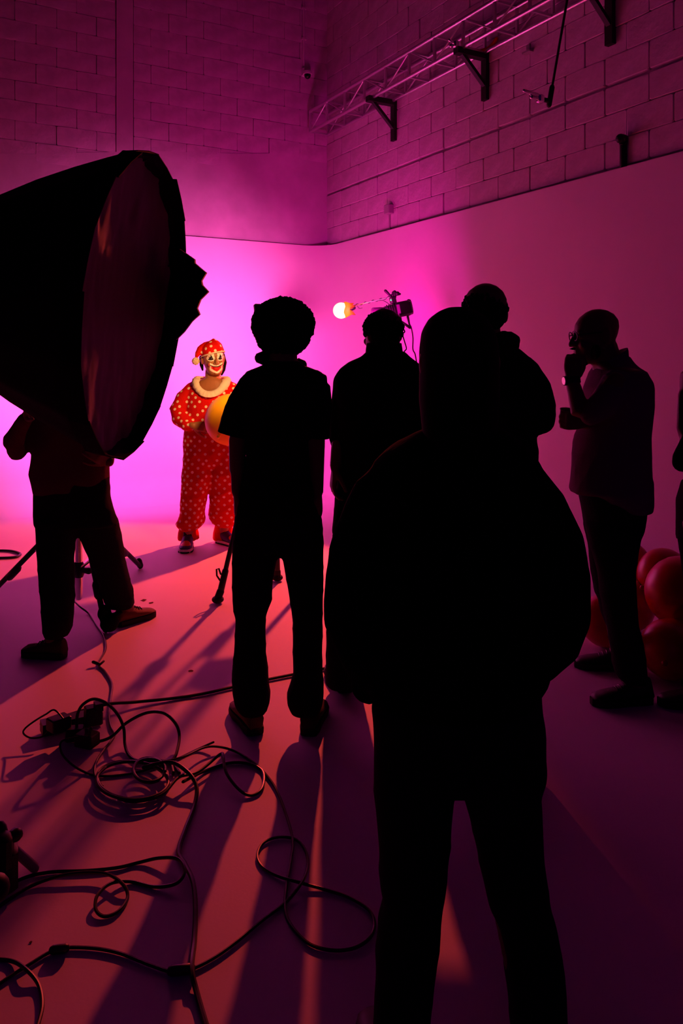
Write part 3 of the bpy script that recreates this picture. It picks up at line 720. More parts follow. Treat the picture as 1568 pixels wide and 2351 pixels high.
# ================================================================ AFRO PERSON
D = 3.28
af = thing('person', 'person with round afro hair and headphones around neck, seen from behind in black t-shirt', 'person', (G(575, 1675)+G(700, 1678))/2)
hc = P(649, 762, D)
sh = head_shells(headM(hc, math.radians(178))) + [tube([hc-UP*.06, P(648, 845, D)], [.060, .062]), torso_shells(P(650, 836, D), P(638, 1180, D), 0, .165, .12, .15, .095)]
wl, wr = P(546, 1130, D-.02), P(728, 1130, D-.02)
sh += [tube([P(580, 875, D), P(546, 1010, D), wl], [.048, .037, .026]), tube([P(722, 875, D), P(726, 1010, D), wr], [.048, .037, .026])]
sh += [tube([P(545, 1010, D), P(545, 1080, D)], [.036, .034])]
sh += hand_shells(handM(wl, (-.05, .1, -1), (1, .2, 0)), .35, -1) + hand_shells(handM(wr, (.08, .1, -1), (-1, .2, 0)), .35, 1)
sh += [tube([P(590, 1230, D), P(580, 1420, D), AK(G(588, 1690), (-.42, 1))], [.075, .05, .037]), tube([P(690, 1230, D), P(705, 1420, D), AK(G(708, 1692), (.12, 1))], [.075, .05, .037])]
sh += foot_shells(AK(G(588, 1690), (-.42, 1)), (-.42, 1, 0)) + foot_shells(AK(G(708, 1692), (.12, 1)), (.12, 1, 0))
fuse('body', sh, 'skin', af, .0062, 2)
fuse('t_shirt', [rows(D, [(829, 611, 688, .062), (838, 604, 696, .07), (850, 573, 730, .095), (862, 556, 752, .105), (885, 550, 752, .115), (930, 560, 730, .13), (1000, 565, 714, .125), (1045, 567, 712, .12), (1080, 560, 714, .122), (1130, 549, 726, .128), (1172, 541, 736, .13), (1182, 541, 736, .128)]),
    ptube(D, [(580, 882, 33), (558, 925, 36), (543, 968, 36), (534, 1000, 35)], 14, False), ptube(D, [(726, 886, 33), (730, 930, 34), (727, 985, 32), (725, 1006, 32)], 14, False)], 'blackcloth', af, .0062, 2, .008, 21)
fuse('trousers', [rows(D, [(1150, 546, 732, .12), (1180, 539, 738, .128), (1215, 535, 741, .13), (1258, 533, 744, .125)]),
    rows(D, [(1235, 533, 638, .105), (1268, 532, 641, .10), (1330, 532, 628, .095), (1380, 533, 625, .09), (1400, 536, 617, .088), (1418, 540, 611, .085), (1500, 537, 609, .085), (1545, 534, 615, .09), (1590, 535, 620, .09), (1612, 541, 619, .09), (1630, 552, 614, .08)]),
    rows(D, [(1235, 642, 744, .105), (1268, 645, 744, .10), (1320, 655, 743, .095), (1400, 668, 742, .09), (1430, 672, 741, .085), (1500, 671, 741, .085), (1545, 672, 742, .09), (1590, 658, 744, .09), (1612, 660, 742, .09), (1632, 668, 736, .08)])], 'denim', af, .008, 3, .010, 22)
shoe(af, G(588, 1690), (-.42, 1), L=.28, up='tan', hgt=.10); shoe(af, G(708, 1692), (.12, 1), L=.28, up='shoe', hgt=.10)
c = P(650, 744, D); rx = 67*D/F; rz = 56*D/F
hs = fuse('hair', [ellip(c, (rx, rx*.95, rz)), ellip(c-UP*.045, (rx*.86, rx*.85, rz*.8))], 'hair', af, .012, 2)
mesh('hair_curls', curls(c, (rx, rx*.95, rz), 4800, .0095, 3)+curls(c-UP*.045, (rx*.88, rx*.87, rz*.82), 2400, .009, 5), 'hair', hs, sm=0)
# headphones around the neck
hp = thing('headphones', 'black headphones resting around the neck of the afro haired person', 'headphones', P(648, 838, D))
for x, s in ((607, -1), (690, 1)):
    cc = P(x, 822, D-.01) if s < 0 else P(683, 838, D+.09)
    e_ = mesh('ear_cup', [tube([cc-Vector((s*-.014, 0, 0)), cc+Vector((s*.006, 0, 0))], [.026, .030], 18)], 'blackplastic', hp)
    mesh('cushion', [tube([cc-Vector((s*.008, 0, 0)), cc-Vector((s*.022, 0, 0))], [.029, .025], 18)], 'blackcloth', e_)
mesh('headband', [tube(catmull([P(604, 812, D-.01), P(600, 822, D+.06), P(615, 842, D+.13), P(650, 850, D+.15), P(683, 838, D+.12)], 6), .007, 8)], 'blackplastic', hp)

# ================================================================ COLLARED-SHIRT PERSON
D = 3.66
p4 = thing('person', 'person in dark collared shirt seen from behind, in front of the studio light', 'person', (G(800, 1585)+G(900, 1585))/2)
hc = P(880, 768, D)
sh = head_shells(headM(hc, math.radians(205))) + [tube([hc-UP*.06, P(882, 835, D)], [.064, .068]), torso_shells(P(880, 822, D), P(882, 1150, D), 0, .18, .15, .155, .10)]
wl = P(771, 1072, D-.06); wr = P(985, 1060, D+.1)
sh += [tube([P(795, 868, D), P(783, 1000, D), P(777, 1035, D-.03), wl], [.048, .04, .036, .028]), tube([P(965, 868, D), P(990, 1000, D), wr], [.048, .037, .026])]
sh += hand_shells(handM(wl, (-.15, .0, -1), (1, .2, .2)), .5, -1) + hand_shells(handM(wr, (-.3, .8, .2), (-.3, .1, -1)), .6, 1)
sh += [tube([P(825, 1180, D), P(800, 1380, D), AK(G(795, 1592), (-0.25, 1))], [.085, .058, .04]), tube([P(930, 1180, D), P(930, 1380, D), AK(G(925, 1592), (0.15, 1))], [.085, .058, .04])]
sh += foot_shells(AK(G(795, 1592), (-0.25, 1)), (-.3, 1, 0)) + foot_shells(AK(G(925, 1592), (0.15, 1)), (.2, 1, 0))
fuse('body', sh, 'skin', p4, .0065, 2)
fuse('shirt', [rows(D, [(806, 842, 924, .075), (818, 828, 940, .09), (830, 800, 958, .105), (845, 780, 975, .115), (868, 766, 990, .125), (900, 766, 994, .135), (960, 772, 990, .14), (1060, 776, 986, .14), (1150, 768, 996, .145), (1215, 762, 1000, .145), (1228, 764, 998, .14)]),
    ptube(D, [(795, 872, 30), (784, 940, 27), (781, 985, 26), (778, 1010, 24)]), ptube(D, [(968, 872, 30), (985, 940, 27), (990, 985, 26)])], 'blackcloth', p4, .0095, 3, .010, 31)
mesh('collar', [ring_loft([[P(882, y, D)+Vector((hw*D/F*math.cos(a_), .082*math.sin(a_)+.005, 0)) for a_ in [2*math.pi*q/28 for q in range(28)]] for y, hw in ((812, 43), (800, 42), (788, 40), (789, 37), (802, 38), (812, 40))])], 'blackcloth', p4)
fuse('trousers', [rows(D, [(1190, 766, 996, .135), (1240, 762, 998, .14), (1275, 760, 998, .13)]), rows(D, [(1260, 757, 868, .11), (1380, 752, 850, .10), (1500, 748, 835, .095), (1560, 746, 832, .095), (1572, 752, 828, .085)]),
    rows(D, [(1260, 888, 998, .11), (1380, 890, 985, .10), (1500, 885, 970, .095), (1560, 882, 968, .095), (1572, 888, 962, .085)])], 'denim', p4, .011, 3, .01, 32)
shoe(p4, G(795, 1592), (-.25, 1), L=.28, up='shoeblack'); shoe(p4, G(925, 1592), (.15, 1), L=.28, up='shoeblack')
fuse('hair', [ellip(P(880, 757, D), (44*D/F, .105, 40*D/F)), ellip(P(866, 742, D), (26*D/F, .07, 22*D/F)), ellip(P(893, 738, D), (30*D/F, .08, 22*D/F)), ellip(P(884, 785, D+.0)-AWAY*.02, (36*D/F, .07, 16*D/F))], 'hair', p4, .008, 2, .010, 4, 2.0)
mesh('hair_curls', curls(P(880, 757, D), (44*D/F, .104, 41*D/F), 900, .009, 12, keep=lambda p: p.z > P(0, 772, 3.66).z), 'hair', p4, sm=0)
hd = thing('headset', 'thin black headset with cable at the ear of the collared shirt person', 'headset', P(924, 815, D))
mesh('ear_hook', [tube(catmull([P(921, 752, D-.02), P(927, 757, D-.02), P(929, 762, D-.02), P(924, 766, D-.02)], 5), .0035, 6)], 'blackplastic', hd)
mesh('wire', [tube(catmull([P(923, 765, D-.02), P(929, 785, D-.02), P(933, 800, D-.02), P(929, 806, D-.02), P(926, 814, D-.03), P(930, 822, D-.08)], 6), .003, 6)], 'rubber', hd)

# ================================================================ HOODIE PERSON
D = 3.02
p6 = thing('person', 'tall short haired person in dark hoodie standing behind the puffer jacket person', 'person', G(1130, 1735))
hc = P(1112, 722, D)
sh = head_shells(headM(hc, math.radians(195), -.1)) + [tube([hc-UP*.06, P(1118, 800, D)], [.060, .064]), torso_shells(P(1120, 790, D), P(1130, 1180, D), 0, .17, .14, .15, .10)]
we = P(1168, 960, D+.22); wl = P(1085, 960, D+.22)
sh += [tube([P(1205, 850, D), P(1243, 962, D), we], [.048, .04, .028]), tube([P(1042, 850, D), P(1010, 962, D), wl], [.048, .04, .028])]
sh += hand_shells(handM(we, (-.6, .5, .5), (-.3, .2, -.6)), .6, 1) + hand_shells(handM(wl, (.6, .5, .5), (.3, .2, -.6)), .6, -1)
sh += [tube([P(1085, 1200, D), P(1088, 1450, D), AK(G(1093, 1745), (-0.15, 1))], [.085, .056, .04]), tube([P(1180, 1200, D), P(1172, 1450, D), AK(G(1170, 1745), (0.15, 1))], [.085, .056, .04])]
sh += foot_shells(AK(G(1093, 1745), (-0.15, 1)), (-.2, 1, 0)) + foot_shells(AK(G(1170, 1745), (0.15, 1)), (.2, 1, 0))
fuse('body', sh, 'skin', p6, .0065, 2)
fuse('hoodie', [rows(D, [(788, 1080, 1165, .08), (800, 1056, 1192, .10), (820, 1030, 1216, .115), (850, 1020, 1232, .13), (900, 1024, 1236, .14), (960, 1028, 1234, .14), (1010, 1030, 1229, .135), (1030, 1028, 1233, .14), (1120, 1024, 1238, .145), (1200, 1026, 1234, .14), (1212, 1030, 1230, .13)]),
    ptube(D, [(1204, 850, 36), (1224, 892, 38), (1240, 935, 38), (1240, 964, 37, .0), (1215, 975, 30, .1), (1185, 966, 22, .18)], 18), ptube(D, [(1044, 850, 36), (1024, 892, 38), (1008, 935, 38), (1010, 964, 36, .0), (1040, 975, 30, .1), (1070, 966, 22, .18)], 18)], 'blackcloth', p6, .0095, 3, .012, 41)
fuse('hood', [ptube(D, [(1076, 796, 20, -.03), (1100, 812, 26, -.09), (1140, 808, 28, -.09), (1172, 790, 24, -.03), (1168, 776, 17, .03)]), ptube(D, [(1130, 790, 26, -.05), (1158, 778, 20, -.02), (1180, 782, 17, 0)])], 'blackcloth', p6, .010, 3, .008, 42)
fuse('trousers', [rows(D, [(1190, 1030, 1232, .13), (1260, 1026, 1236, .13)]), rows(D, [(1250, 1028, 1130, .10), (1450, 1040, 1132, .09), (1690, 1050, 1135, .09)]), rows(D, [(1250, 1132, 1236, .10), (1450, 1130, 1224, .09), (1690, 1128, 1212, .09)])], 'denim', p6, .011, 3, .01, 43)
shoe(p6, G(1093, 1745), (-.15, 1), L=.29, up='shoeblack'); shoe(p6, G(1170, 1745), (.15, 1), L=.29, up='shoeblack')
c = P(1112, 710, D)
hs = fuse('hair', [ellip(c, (46*D/F, .100, 46*D/F)), ellip(P(1116, 730, D)-AWAY*.02, (43*D/F, .075, 34*D/F))], 'hair', p6, .009, 2)
mesh('hair_curls', curls(c, (46*D/F, .100, 46*D/F), 1100, .0105, 9, keep=lambda p: p.z > P(0, 735, 3.02).z), 'hair', hs, sm=0)

# ================================================================ BALD MAN IN PROFILE
D = 3.55
bm_ = thing('person', 'bald bearded person in profile with fist at mouth, wearing loose polo shirt', 'person', (G(1400, 1600)+G(1380, 1545))/2)
px_ = D/F
Hb = headM(P(1371, 772, D), math.radians(-88), math.radians(6), 1.02)
sh = head_shells(Hb) + [tube([P(1384, 795, D), P(1396, 845, D)], [.062, .068])]
sh.append(rows(D, [(832, 1362, 1428, .07), (850, 1365, 1465, .15), (900, 1352, 1478, .17), (1000, 1348, 1474, .155), (1100, 1348, 1466, .15), (1170, 1345, 1462, .15)]))
we = P(1313, 872, D-.11)
sh += [tube([P(1412, 880, D-.17), P(1350, 955, D-.16), P(1332, 945, D-.14), we], [.05, .043, .041, .029])]
sh += [tube([P(1412, 880, D+.17), P(1392, 985, D+.16), P(1360, 975, D+.02), P(1344, 968, D-.06)], [.05, .042, .038, .030])]
sh += hand_shells(handM(we, (.12, .05, 1), (.45, .9, -.05)), 1.15, 1, .0, .5)
sh += hand_shells(handM(P(1347, 968, D-.07), (-.95, -.15, .05), (-.2, .9, .15)), 1.15, 1, 0, .4)
sh += [tube([P(1405, 1180, D-.06), P(1418, 1360, D-.06), AK(G(1496, 1612), (-1, -.1))], [.085, .058, .042]), tube([P(1400, 1180, D+.09), P(1405, 1340, D+.25), AK(G(1458, 1538), (-1, .16))], [.085, .058, .042])]
sh += foot_shells(AK(G(1496, 1612), (-1, -.1)), (-1, -.1, 0)) + foot_shells(AK(G(1458, 1538), (-1, .16)), (-1, .16, 0))
fuse('body', sh, 'skin', bm_, .006, 2)
fuse('polo_shirt', [rows(D, [(818, 1388, 1443, .06), (830, 1370, 1452, .085), (842, 1364, 1462, .12), (855, 1357, 1478, .165), (875, 1350, 1488, .195), (892, 1344, 1493, .205), (930, 1345, 1495, .195), (965, 1343, 1492, .185), (1000, 1325, 1490, .175), (1060, 1316, 1491, .175), (1122, 1309, 1493, .178), (1128, 1312, 1493, .178)], e=.95),
    rows(D, [(1100, 1330, 1493, .175), (1140, 1345, 1493, .175), (1155, 1372, 1491, .17), (1170, 1400, 1487, .16)]),
    ptube(D, [(1415, 880, 34, -.15), (1390, 925, 33, -.18), (1358, 953, 27, -.17)], 18), ptube(D, [(1415, 880, 34, .15), (1400, 940, 31, .18), (1390, 975, 28, .17)], 18)], 'polo', bm_, .009, 3, .012, 51)
mesh('collar', [ring_loft([[P(cxp, y, D)+Vector((hw*px_*math.cos(a_), .075*math.sin(a_), tl*math.cos(a_))) for a_ in [2*math.pi*q/28 for q in range(28)]] for cxp, y, hw, tl in ((1402, 836, 40, .030), (1402, 824, 39, .036), (1402, 818, 37, .038), (1402, 822, 35, .036), (1402, 836, 36, .030))])], 'polo', bm_)
fuse('trousers', [rows(D, [(1105, 1333, 1474, .15), (1140, 1332, 1474, .155), (1180, 1340, 1473, .15), (1225, 1347, 1468, .13)]),
    rows(D-.05, [(1200, 1344, 1470, .095), (1243, 1352, 1466, .09), (1310, 1372, 1457, .085), (1374, 1382, 1459, .082), (1433, 1396, 1464, .08), (1476, 1403, 1474, .085), (1529, 1408, 1481, .085), (1552, 1415, 1483, .08), (1562, 1425, 1480, .07)]),
    rows(D+.13, [(1200, 1343, 1465, .095, 0), (1243, 1350, 1460, .09, .03), (1310, 1356, 1445, .085, .09), (1362, 1366, 1445, .082, .14), (1376, 1374, 1444, .08, .15), (1440, 1394, 1446, .075, .21), (1480, 1402, 1440, .07, .23), (1500, 1405, 1436, .06, .24)])], 'denim', bm_, .009, 3, .010, 52)
shoe(bm_, G(1496, 1612), (-1, -.10), L=.275, up='shoeblack', hgt=.11, laces='rubber'); shoe(bm_, G(1458, 1538), (-1, .16), L=.285, W=.05, up='shoeblack', laces='rubber')
fuse('beard', [ellip(Hb @ Vector((0, -.085, -.095)), (.045, .045, .030)), ellip(Hb @ Vector((.05, -.035, -.065)), (.022, .05, .035)), ellip(Hb @ Vector((-.05, -.035, -.065)), (.022, .05, .035)), ellip(Hb @ Vector((0, -.104, -.044)), (.026, .010, .007))], 'hair', bm_, .007, 2)
gl = thing('eyeglasses', 'thin dark eyeglasses worn by the bald bearded person', 'glasses', Hb @ Vector((0, -.1, 0)))
for s in (-1, 1):
    ring = [Hb @ Vector((s*.033+.024*math.cos(a_), -.108+.004*abs(math.cos(a_)), .010+.019*math.sin(a_))) for a_ in [2*math.pi*q/20 for q in range(21)]]
    mesh('rim', [tube(ring, .0025, 6, False)], 'blackplastic', gl)
    mesh('temple_arm', [tube([Hb @ Vector((s*.058, -.104, .014)), Hb @ Vector((s*.078, -.04, .016)), Hb @ Vector((s*.080, .012, .014))], .0025, 6)], 'blackplastic', gl)
mesh('bridge', [tube([Hb @ Vector((-.011, -.110, .014)), Hb @ Vector((0, -.114, .017)), Hb @ Vector((.011, -.110, .014))], .0025, 6)], 'blackplastic', gl)
wt = thing('wristwatch', 'black wristwatch with shiny face on the raised wrist of the bald person', 'watch', P(1314, 874, D-.11))
wc = P(1314, 873, D-.11); ax = (P(1313, 855, D-.11)-P(1318, 890, D-.12)).normalized()
mesh('band', [tube([wc-ax*.014, wc+ax*.014], .034, 20, False)], 'blackplastic', wt)
side = Vector((-1, -.15, 0)); side = (side-ax*side.dot(ax)).normalized()
mesh('case', [tube([wc+side*.028, wc+side*.039], .021, 18, False)], 'blacksteel', wt)
mesh('watch_face', [tube([wc+side*.0391, wc+side*.0405], .017, 18, False)], 'watchglass', wt)

# ================================================================ PERSON CUT BY THE RIGHT EDGE
D = 3.55
p8 = thing('person', 'person cut off by the right edge of the photo, one fist raised', 'person', G(1640, 1615))
hc = P(1648, 770, D)
sh = head_shells(headM(hc, math.radians(-60))) + [tube([hc-UP*.06, P(1655, 845, D)], [.060, .064]), torso_shells(P(1655, 835, D), P(1645, 1150, D), math.radians(-60), .17, .14, .15, .10)]
we = P(1571, 905, D-.05); wo = P(1690, 1060, D+.1)
sh += [tube([P(1628, 885, D-.08), P(1570, 1062, D-.08), P(1572, 985, D-.06), we], [.05, .044, .035, .027]), tube([P(1690, 885, D+.1), P(1710, 1000, D+.15), wo], [.05, .04, .028])]
sh += hand_shells(handM(we, (.05, 0, 1), (1, 0, 0)), 1.1, -1, 0, .4) + hand_shells(handM(wo, (-.7, -.5, 0), (0, 0, 1)), .8, 1)
sh += [tube([P(1612, 1200, D-.05), P(1620, 1390, D-.05), AK(G(1665, 1622), (-1, 0.05))], [.085, .058, .042]), tube([P(1680, 1200, D+.06), P(1680, 1390, D+.1), AK(G(1715, 1582), (-1, 0.1))], [.085, .058, .042])]
sh += foot_shells(AK(G(1665, 1622), (-1, 0.05)), (-1, .1, 0)) + foot_shells(AK(G(1715, 1582), (-1, 0.1)), (-1, .1, 0))
fuse('body', sh, 'skin', p8, .0065, 2)
fuse('shirt', [rows(D, [(840, 1625, 1690, .07), (860, 1600, 1715, .13), (900, 1590, 1725, .16), (1000, 1592, 1720, .15), (1100, 1582, 1722, .15), (1150, 1578, 1722, .15)]), ptube(D, [(1628, 890, 32, -.1), (1610, 960, 29, -.1), (1588, 1020, 27, -.09), (1568, 1058, 27, -.08)])], 'blackcloth', p8, .010, 3, .01, 61)
fuse('trousers', [rows(D, [(1105, 1572, 1722, .14), (1150, 1558, 1724, .15), (1240, 1557, 1722, .13)]), rows(D-.05, [(1230, 1557, 1668, .09), (1300, 1568, 1664, .085), (1450, 1590, 1660, .08), (1590, 1600, 1662, .08)]), rows(D+.08, [(1230, 1620, 1722, .09), (1450, 1640, 1712, .08), (1560, 1645, 1708, .08)])], 'denim', p8, .011, 3, .01, 62)
shoe(p8, G(1665, 1622), (-1, .05), up='shoeblack'); shoe(p8, G(1715, 1582), (-1, .1), up='shoeblack')
fuse('hair', [ellip(hc+Vector((.01, .0, .035)), (.088, .09, .088))], 'hair', p8, .012, 2)

# ================================================================ FOREGROUND PERSON IN PUFFER JACKET
D = 1.62
p5 = thing('person', 'largest person in the foreground in bulky black jacket, seen from behind, hands in pockets', 'person', Vector((.25, 1.62, 0)))
hc = P(1053, 832, D)
sh = head_shells(headM(hc, math.radians(180), 0, .92)) + [tube([hc-UP*.06, P(1053, 1010, D)], [.056, .06]), torso_shells(P(1060, 985, D), P(1050, 1560, D), 0, .16, .125, .145, .09)]
for s in (-1, 1):
    c0x = 1050
    sh.append(tube([P(c0x+s*130, 1085, D), P(c0x+s*225, 1340, D-.02), P(c0x+s*175, 1500, D+.07)], [.046, .038, .026]))
    sh += hand_shells(handM(P(c0x+s*172, 1505, D+.07), (-.4*s, .25, -.7), (-s, .3, 0)), .4, s)
def ank(x, z): return Vector(((x-CX)*D/F, D, z))
sh += [tube([P(955, 1690, D), P(945, 2080, D), ank(905, .09)], [.075, .048, .037]), tube([P(1145, 1690, D), P(1185, 2080, D), ank(1245, .09)], [.075, .048, .037])]
sh += foot_shells(ank(905, 0), (-.2, 1, 0)) + foot_shells(ank(1245, 0), (.3, 1, 0))
fuse('body', sh, 'skin', p5, .006, 2)
jk = [rows(D, [(968, 1005, 1135, .07), (995, 950, 1180, .09), (1030, 890, 1218, .115), (1060, 858, 1240, .125), (1120, 835, 1262, .14), (1300, 830, 1272, .15), (1450, 825, 1275, .155), (1540, 828, 1262, .15), (1580, 838, 1240, .14), (1608, 862, 1226, .125)], e=.9)]
ar = [(1178, 1100, 72, -.01), (1216, 1170, 88, -.02), (1252, 1250, 90, -.03), (1270, 1330, 87, -.03), (1274, 1400, 84, -.02), (1252, 1462, 82, .0), (1215, 1510, 68, .03)]
al = [(2*1050-x, y+(15 if i > 3 else 0), r, s_) for i, (x, y, r, s_) in enumerate(ar)]; al[-1] = (868, 1545, 72, .03); al.append((848, 1570, 48, .02))
jk += [ptube(D, ar, 20), ptube(D, al, 20)]
fuse('puffer_jacket', jk, 'puffer', p5, .007, 4, .012, 71, .8)
fuse('trousers', [rows(D, [(1540, 862, 1238, .12), (1620, 853, 1243, .125), (1680, 855, 1251, .125), (1740, 856, 1252, .12), (1775, 857, 1250, .11)]),
    rows(D, [(1740, 856, 1046, .105), (1790, 857, 1045, .10), (1850, 860, 1040, .095), (1950, 868, 1030, .085), (2040, 875, 1023, .08), (2068, 879, 1018, .078), (2110, 869, 1013, .078), (2200, 862, 1003, .078), (2290, 859, 992, .076), (2351, 858, 986, .075), (2430, 856, 980, .075), (2490, 858, 975, .07)]),
    rows(D, [(1740, 1050, 1252, .105), (1765, 1052, 1251, .10), (1810, 1056, 1238, .10), (1880, 1078, 1243, .095), (1960, 1098, 1247, .085), (2050, 1115, 1258, .08), (2082, 1123, 1265, .078), (2115, 1139, 1276, .078), (2180, 1155, 1288, .078), (2260, 1164, 1297, .076), (2351, 1172, 1301, .075), (2430, 1180, 1305, .075), (2490, 1186, 1304, .07)])], 'denim', p5, .007, 4, .008, 72)
shoe(p5, ank(913, 0)-AWAY*.06, (-.15, 1), L=.27, up='shoeblack'); shoe(p5, ank(1248, 0)-AWAY*.06, (.2, 1), L=.27, up='shoeblack')
fuse('hair', [rows(D, [(706, 1030, 1070, .03), (713, 1008, 1092, .055), (730, 984, 1115, .08), (760, 967, 1133, .10), (800, 962, 1142, .108), (850, 962, 1145, .105), (920, 962, 1145, .095), (990, 968, 1140, .085, -.02), (1050, 985, 1125, .06, -.06)])], 'hair', p5, .007, 4, .006, 73)

# ================================================================ RED BALLOONS
def rb_(x, y, rpx, Dd, label, tilt, az): return balloon(P(x, y, Dd), rpx*Dd/F, 'ballred', label, group='red balloons heaped on the floor by the right wall', tilt=tilt, az=az)
rb_(1566, 1358, 80, 4.0, 'nearest glossy red balloon at the right edge, on top of the heap', .9, .6)
rb_(1524, 1316, 57, 4.45, 'red balloon peeping up behind the nearest one at the right edge', 1.2, 2.0)
rb_(1444, 1290, 46, 4.75, 'red balloon mostly hidden behind the thigh of the bald person', 1.9, 1.0)
rb_(1442, 1388, 60, 4.49, 'dark red balloon right behind the calf of the bald person', 1.4, 3.0)
rb_(1392, 1425, 60, 4.23, 'red balloon with dark knot in front of the legs of the bald person', 1.75, -.75)
rb_(1540, 1490, 68, 3.80, 'red balloon lowest on the floor at the right edge', 1.5, 2.6)

# ================================================================ SOFTBOX
D0 = 3.15; sc_ = D0/F
C0 = P(303, 702, D0); Rr = 348*sc_
axis = Vector((.99, -.06, -.125)).normalized()
side = axis.cross(UP).normalized(); upv = side.cross(axis)
sbx = thing('softbox', 'huge black parabolic softbox on a boom at the left', 'softbox', C0-axis*.4-UP*Rr)
NS = 16
def sring(s, r, scal=0.0, n=NS*4):
    out = []
    for k_ in range(n):
        a_ = 2*math.pi*k_/n; ph = (a_*NS/(2*math.pi)) % 1.0; dip = 1-scal*(math.sin(math.pi*ph))
        out.append(C0+axis*s+side*(r*dip*math.cos(a_))+upv*(r*dip*math.sin(a_)))
    return out
DEP = .86
R = [sring(-DEP*t_, Rr*math.sqrt(max(1-t_, 0.004))*(1 if t_ < .99 else .9), .03) for t_ in (1.0, .96, .88, .76, .6, .42, .25, .1, 0.0)]
V, Fc = ring_loft(R); Fc = Fc[:-2]+[Fc[-2]]
dome = mesh('dome', [(V, Fc)], 'softblack', sbx, sm=35)
so = dome.modifiers.new('thickness', 'SOLIDIFY'); so.thickness = .004
R = [sring(-DEP*t_*.97+.004, Rr*.985*math.sqrt(max(1-t_, 0.01)), .03) for t_ in (.96, .8, .6, .42, .25, .16)]
V, Fc = ring_loft(R); Fc = Fc[:-2]
mesh('silver_lining', [(V, Fc)], 'silver', dome, sm=35)
V = [tuple(C0-axis*.05)]; Fc = []; NR, NA = 44, 128
for i in range(1, NR+1):
    rr = Rr*.965*i/NR
    for k_ in range(NA):
        a_ = 2*math.pi*k_/NA; sag = -.05+.025*(i/NR)**2
        q_ = C0+(side*math.cos(a_)+upv*math.sin(a_))*rr
        w_ = noise.noise(Vector((q_.y*9, q_.z*3.2+q_.y*4, 1.3)))*.5+noise.noise(Vector((q_.y*24, q_.z*9, 4.0)))*.35
        V.append(tuple(q_+axis*(sag+.034*w_*(i/NR)**1.5)))
for k_ in range(NA): Fc.append((0, 1+k_, 1+(k_+1) % NA))
for i in range(NR-1):
    for k_ in range(NA): Fc.append((1+i*NA+k_, 1+(i+1)*NA+k_, 1+(i+1)*NA+(k_+1) % NA, 1+i*NA+(k_+1) % NA))
dif = mesh('diffuser', [(V, Fc)], 'softwhite', sbx, sm=80)
# front lip: separate stiff panels, slightly uneven
rs = random.Random(3)
for i in range(NS):
    a0, a1 = 2*math.pi*i/NS-.012, 2*math.pi*(i+1)/NS+.012; d0 = .03+rs.uniform(0, .02); out_ = 1.0+rs.uniform(.0, .018)
    pts = []
    for rr, s in ((1.0, -.03), (out_, d0)):
        for a_ in (a0, (a0+a1)/2, a1):
            q = C0+axis*s+(side*math.cos(a_)+upv*math.sin(a_))*(Rr*rr*(1-.012*(a_ == (a0+a1)/2))); pts.append(q)
    f_ = [(0, 1, 4, 3), (1, 2, 5, 4)]
    o = mesh('lip_panel', [([tuple(p) for p in pts], f_)], 'softblack', sbx, sm=0)
    so = o.modifiers.new('thickness', 'SOLIDIFY'); so.thickness = .004
for k_ in range(NS):
    a_ = 2*math.pi*k_/NS
    mesh('rod', [tube([C0-axis*(DEP*t_)+(side*math.cos(a_)+upv*math.sin(a_))*(Rr*.975*math.sqrt(max(1-t_, .01))) for t_ in (.97, .8, .6, .4, .2, 0.02)], .005, 6)], 'blacksteel', sbx)
# folded grid cloth bunched on the far side of the rim
fold_px = [(412, 572), (446, 596), (447, 605), (473, 627), (462, 645), (464, 655), (478, 670), (460, 688), (452, 708), (458, 722), (440, 738), (422, 762), (404, 780), (404, 700), (405, 620)]
Df = D0+.36
R = [[P(x, y, Df-.04) for x, y in fold_px], [P(x+3, y, Df+.03) for x, y in fold_px], [P(408+(x-404)*.12, 715+(y-690)*.3, D0+.57) for x, y in fold_px]]
mesh('folded_grid_cloth', [ring_loft(R)], 'softblack', sbx, sm=0)
# strobe at the apex
ap_ = C0-axis*DEP
mesh('strobe', [tube([ap_+axis*.03, ap_-axis*.28], [.075, .07], 24)], 'blackplastic', sbx)
mesh('speed_ring', [tube([ap_+axis*.02, ap_-axis*.02], .095, 24, False)], 'alu', sbx)

# ================================================================ BOOM STAND of the softbox
def stand_leg_lock(a, b, t): return tube([a+(b-a)*t, a+(b-a)*(t+.09)], .024)
sc_x = P(181, 1370, 4.72)
st = thing('boom_stand', 'chrome boom stand with spread legs between the legs of the maroon person', 'light stand', Vector((sc_x.x, sc_x.y, 0)))
bx_, by_ = sc_x.x, sc_x.y
top_ = Vector((bx_, by_, 2.05))
mesh('column', [tube([Vector((bx_, by_, sc_x.z)), Vector((bx_, by_, 1.15))], .021, 16), tube([Vector((bx_, by_, 1.1)), top_], .016, 14)], 'chrome', st)
mesh('hub', [tube([Vector((bx_, by_, .60)), Vector((bx_, by_, .68))], .036, 14), box((bx_, by_, 1.12), (.06, .06, .07), None, .01), tube([Vector((bx_, by_, 1.12)), Vector((bx_+.06, by_-.02, 1.12))], .016)], 'blackplastic', st)
lowc = Vector((bx_, by_, sc_x.z+.16))
mesh('collar', [tube([lowc-UP*.02, lowc+UP*.02], .034, 14), tube([lowc, lowc+Vector((.07, -.03, 0))], [.012, .02])], 'blackplastic', st)
hubp = Vector((bx_, by_, .64))
feet = [G(243, 1452), G(-35, 1385), G(322, 1306)]
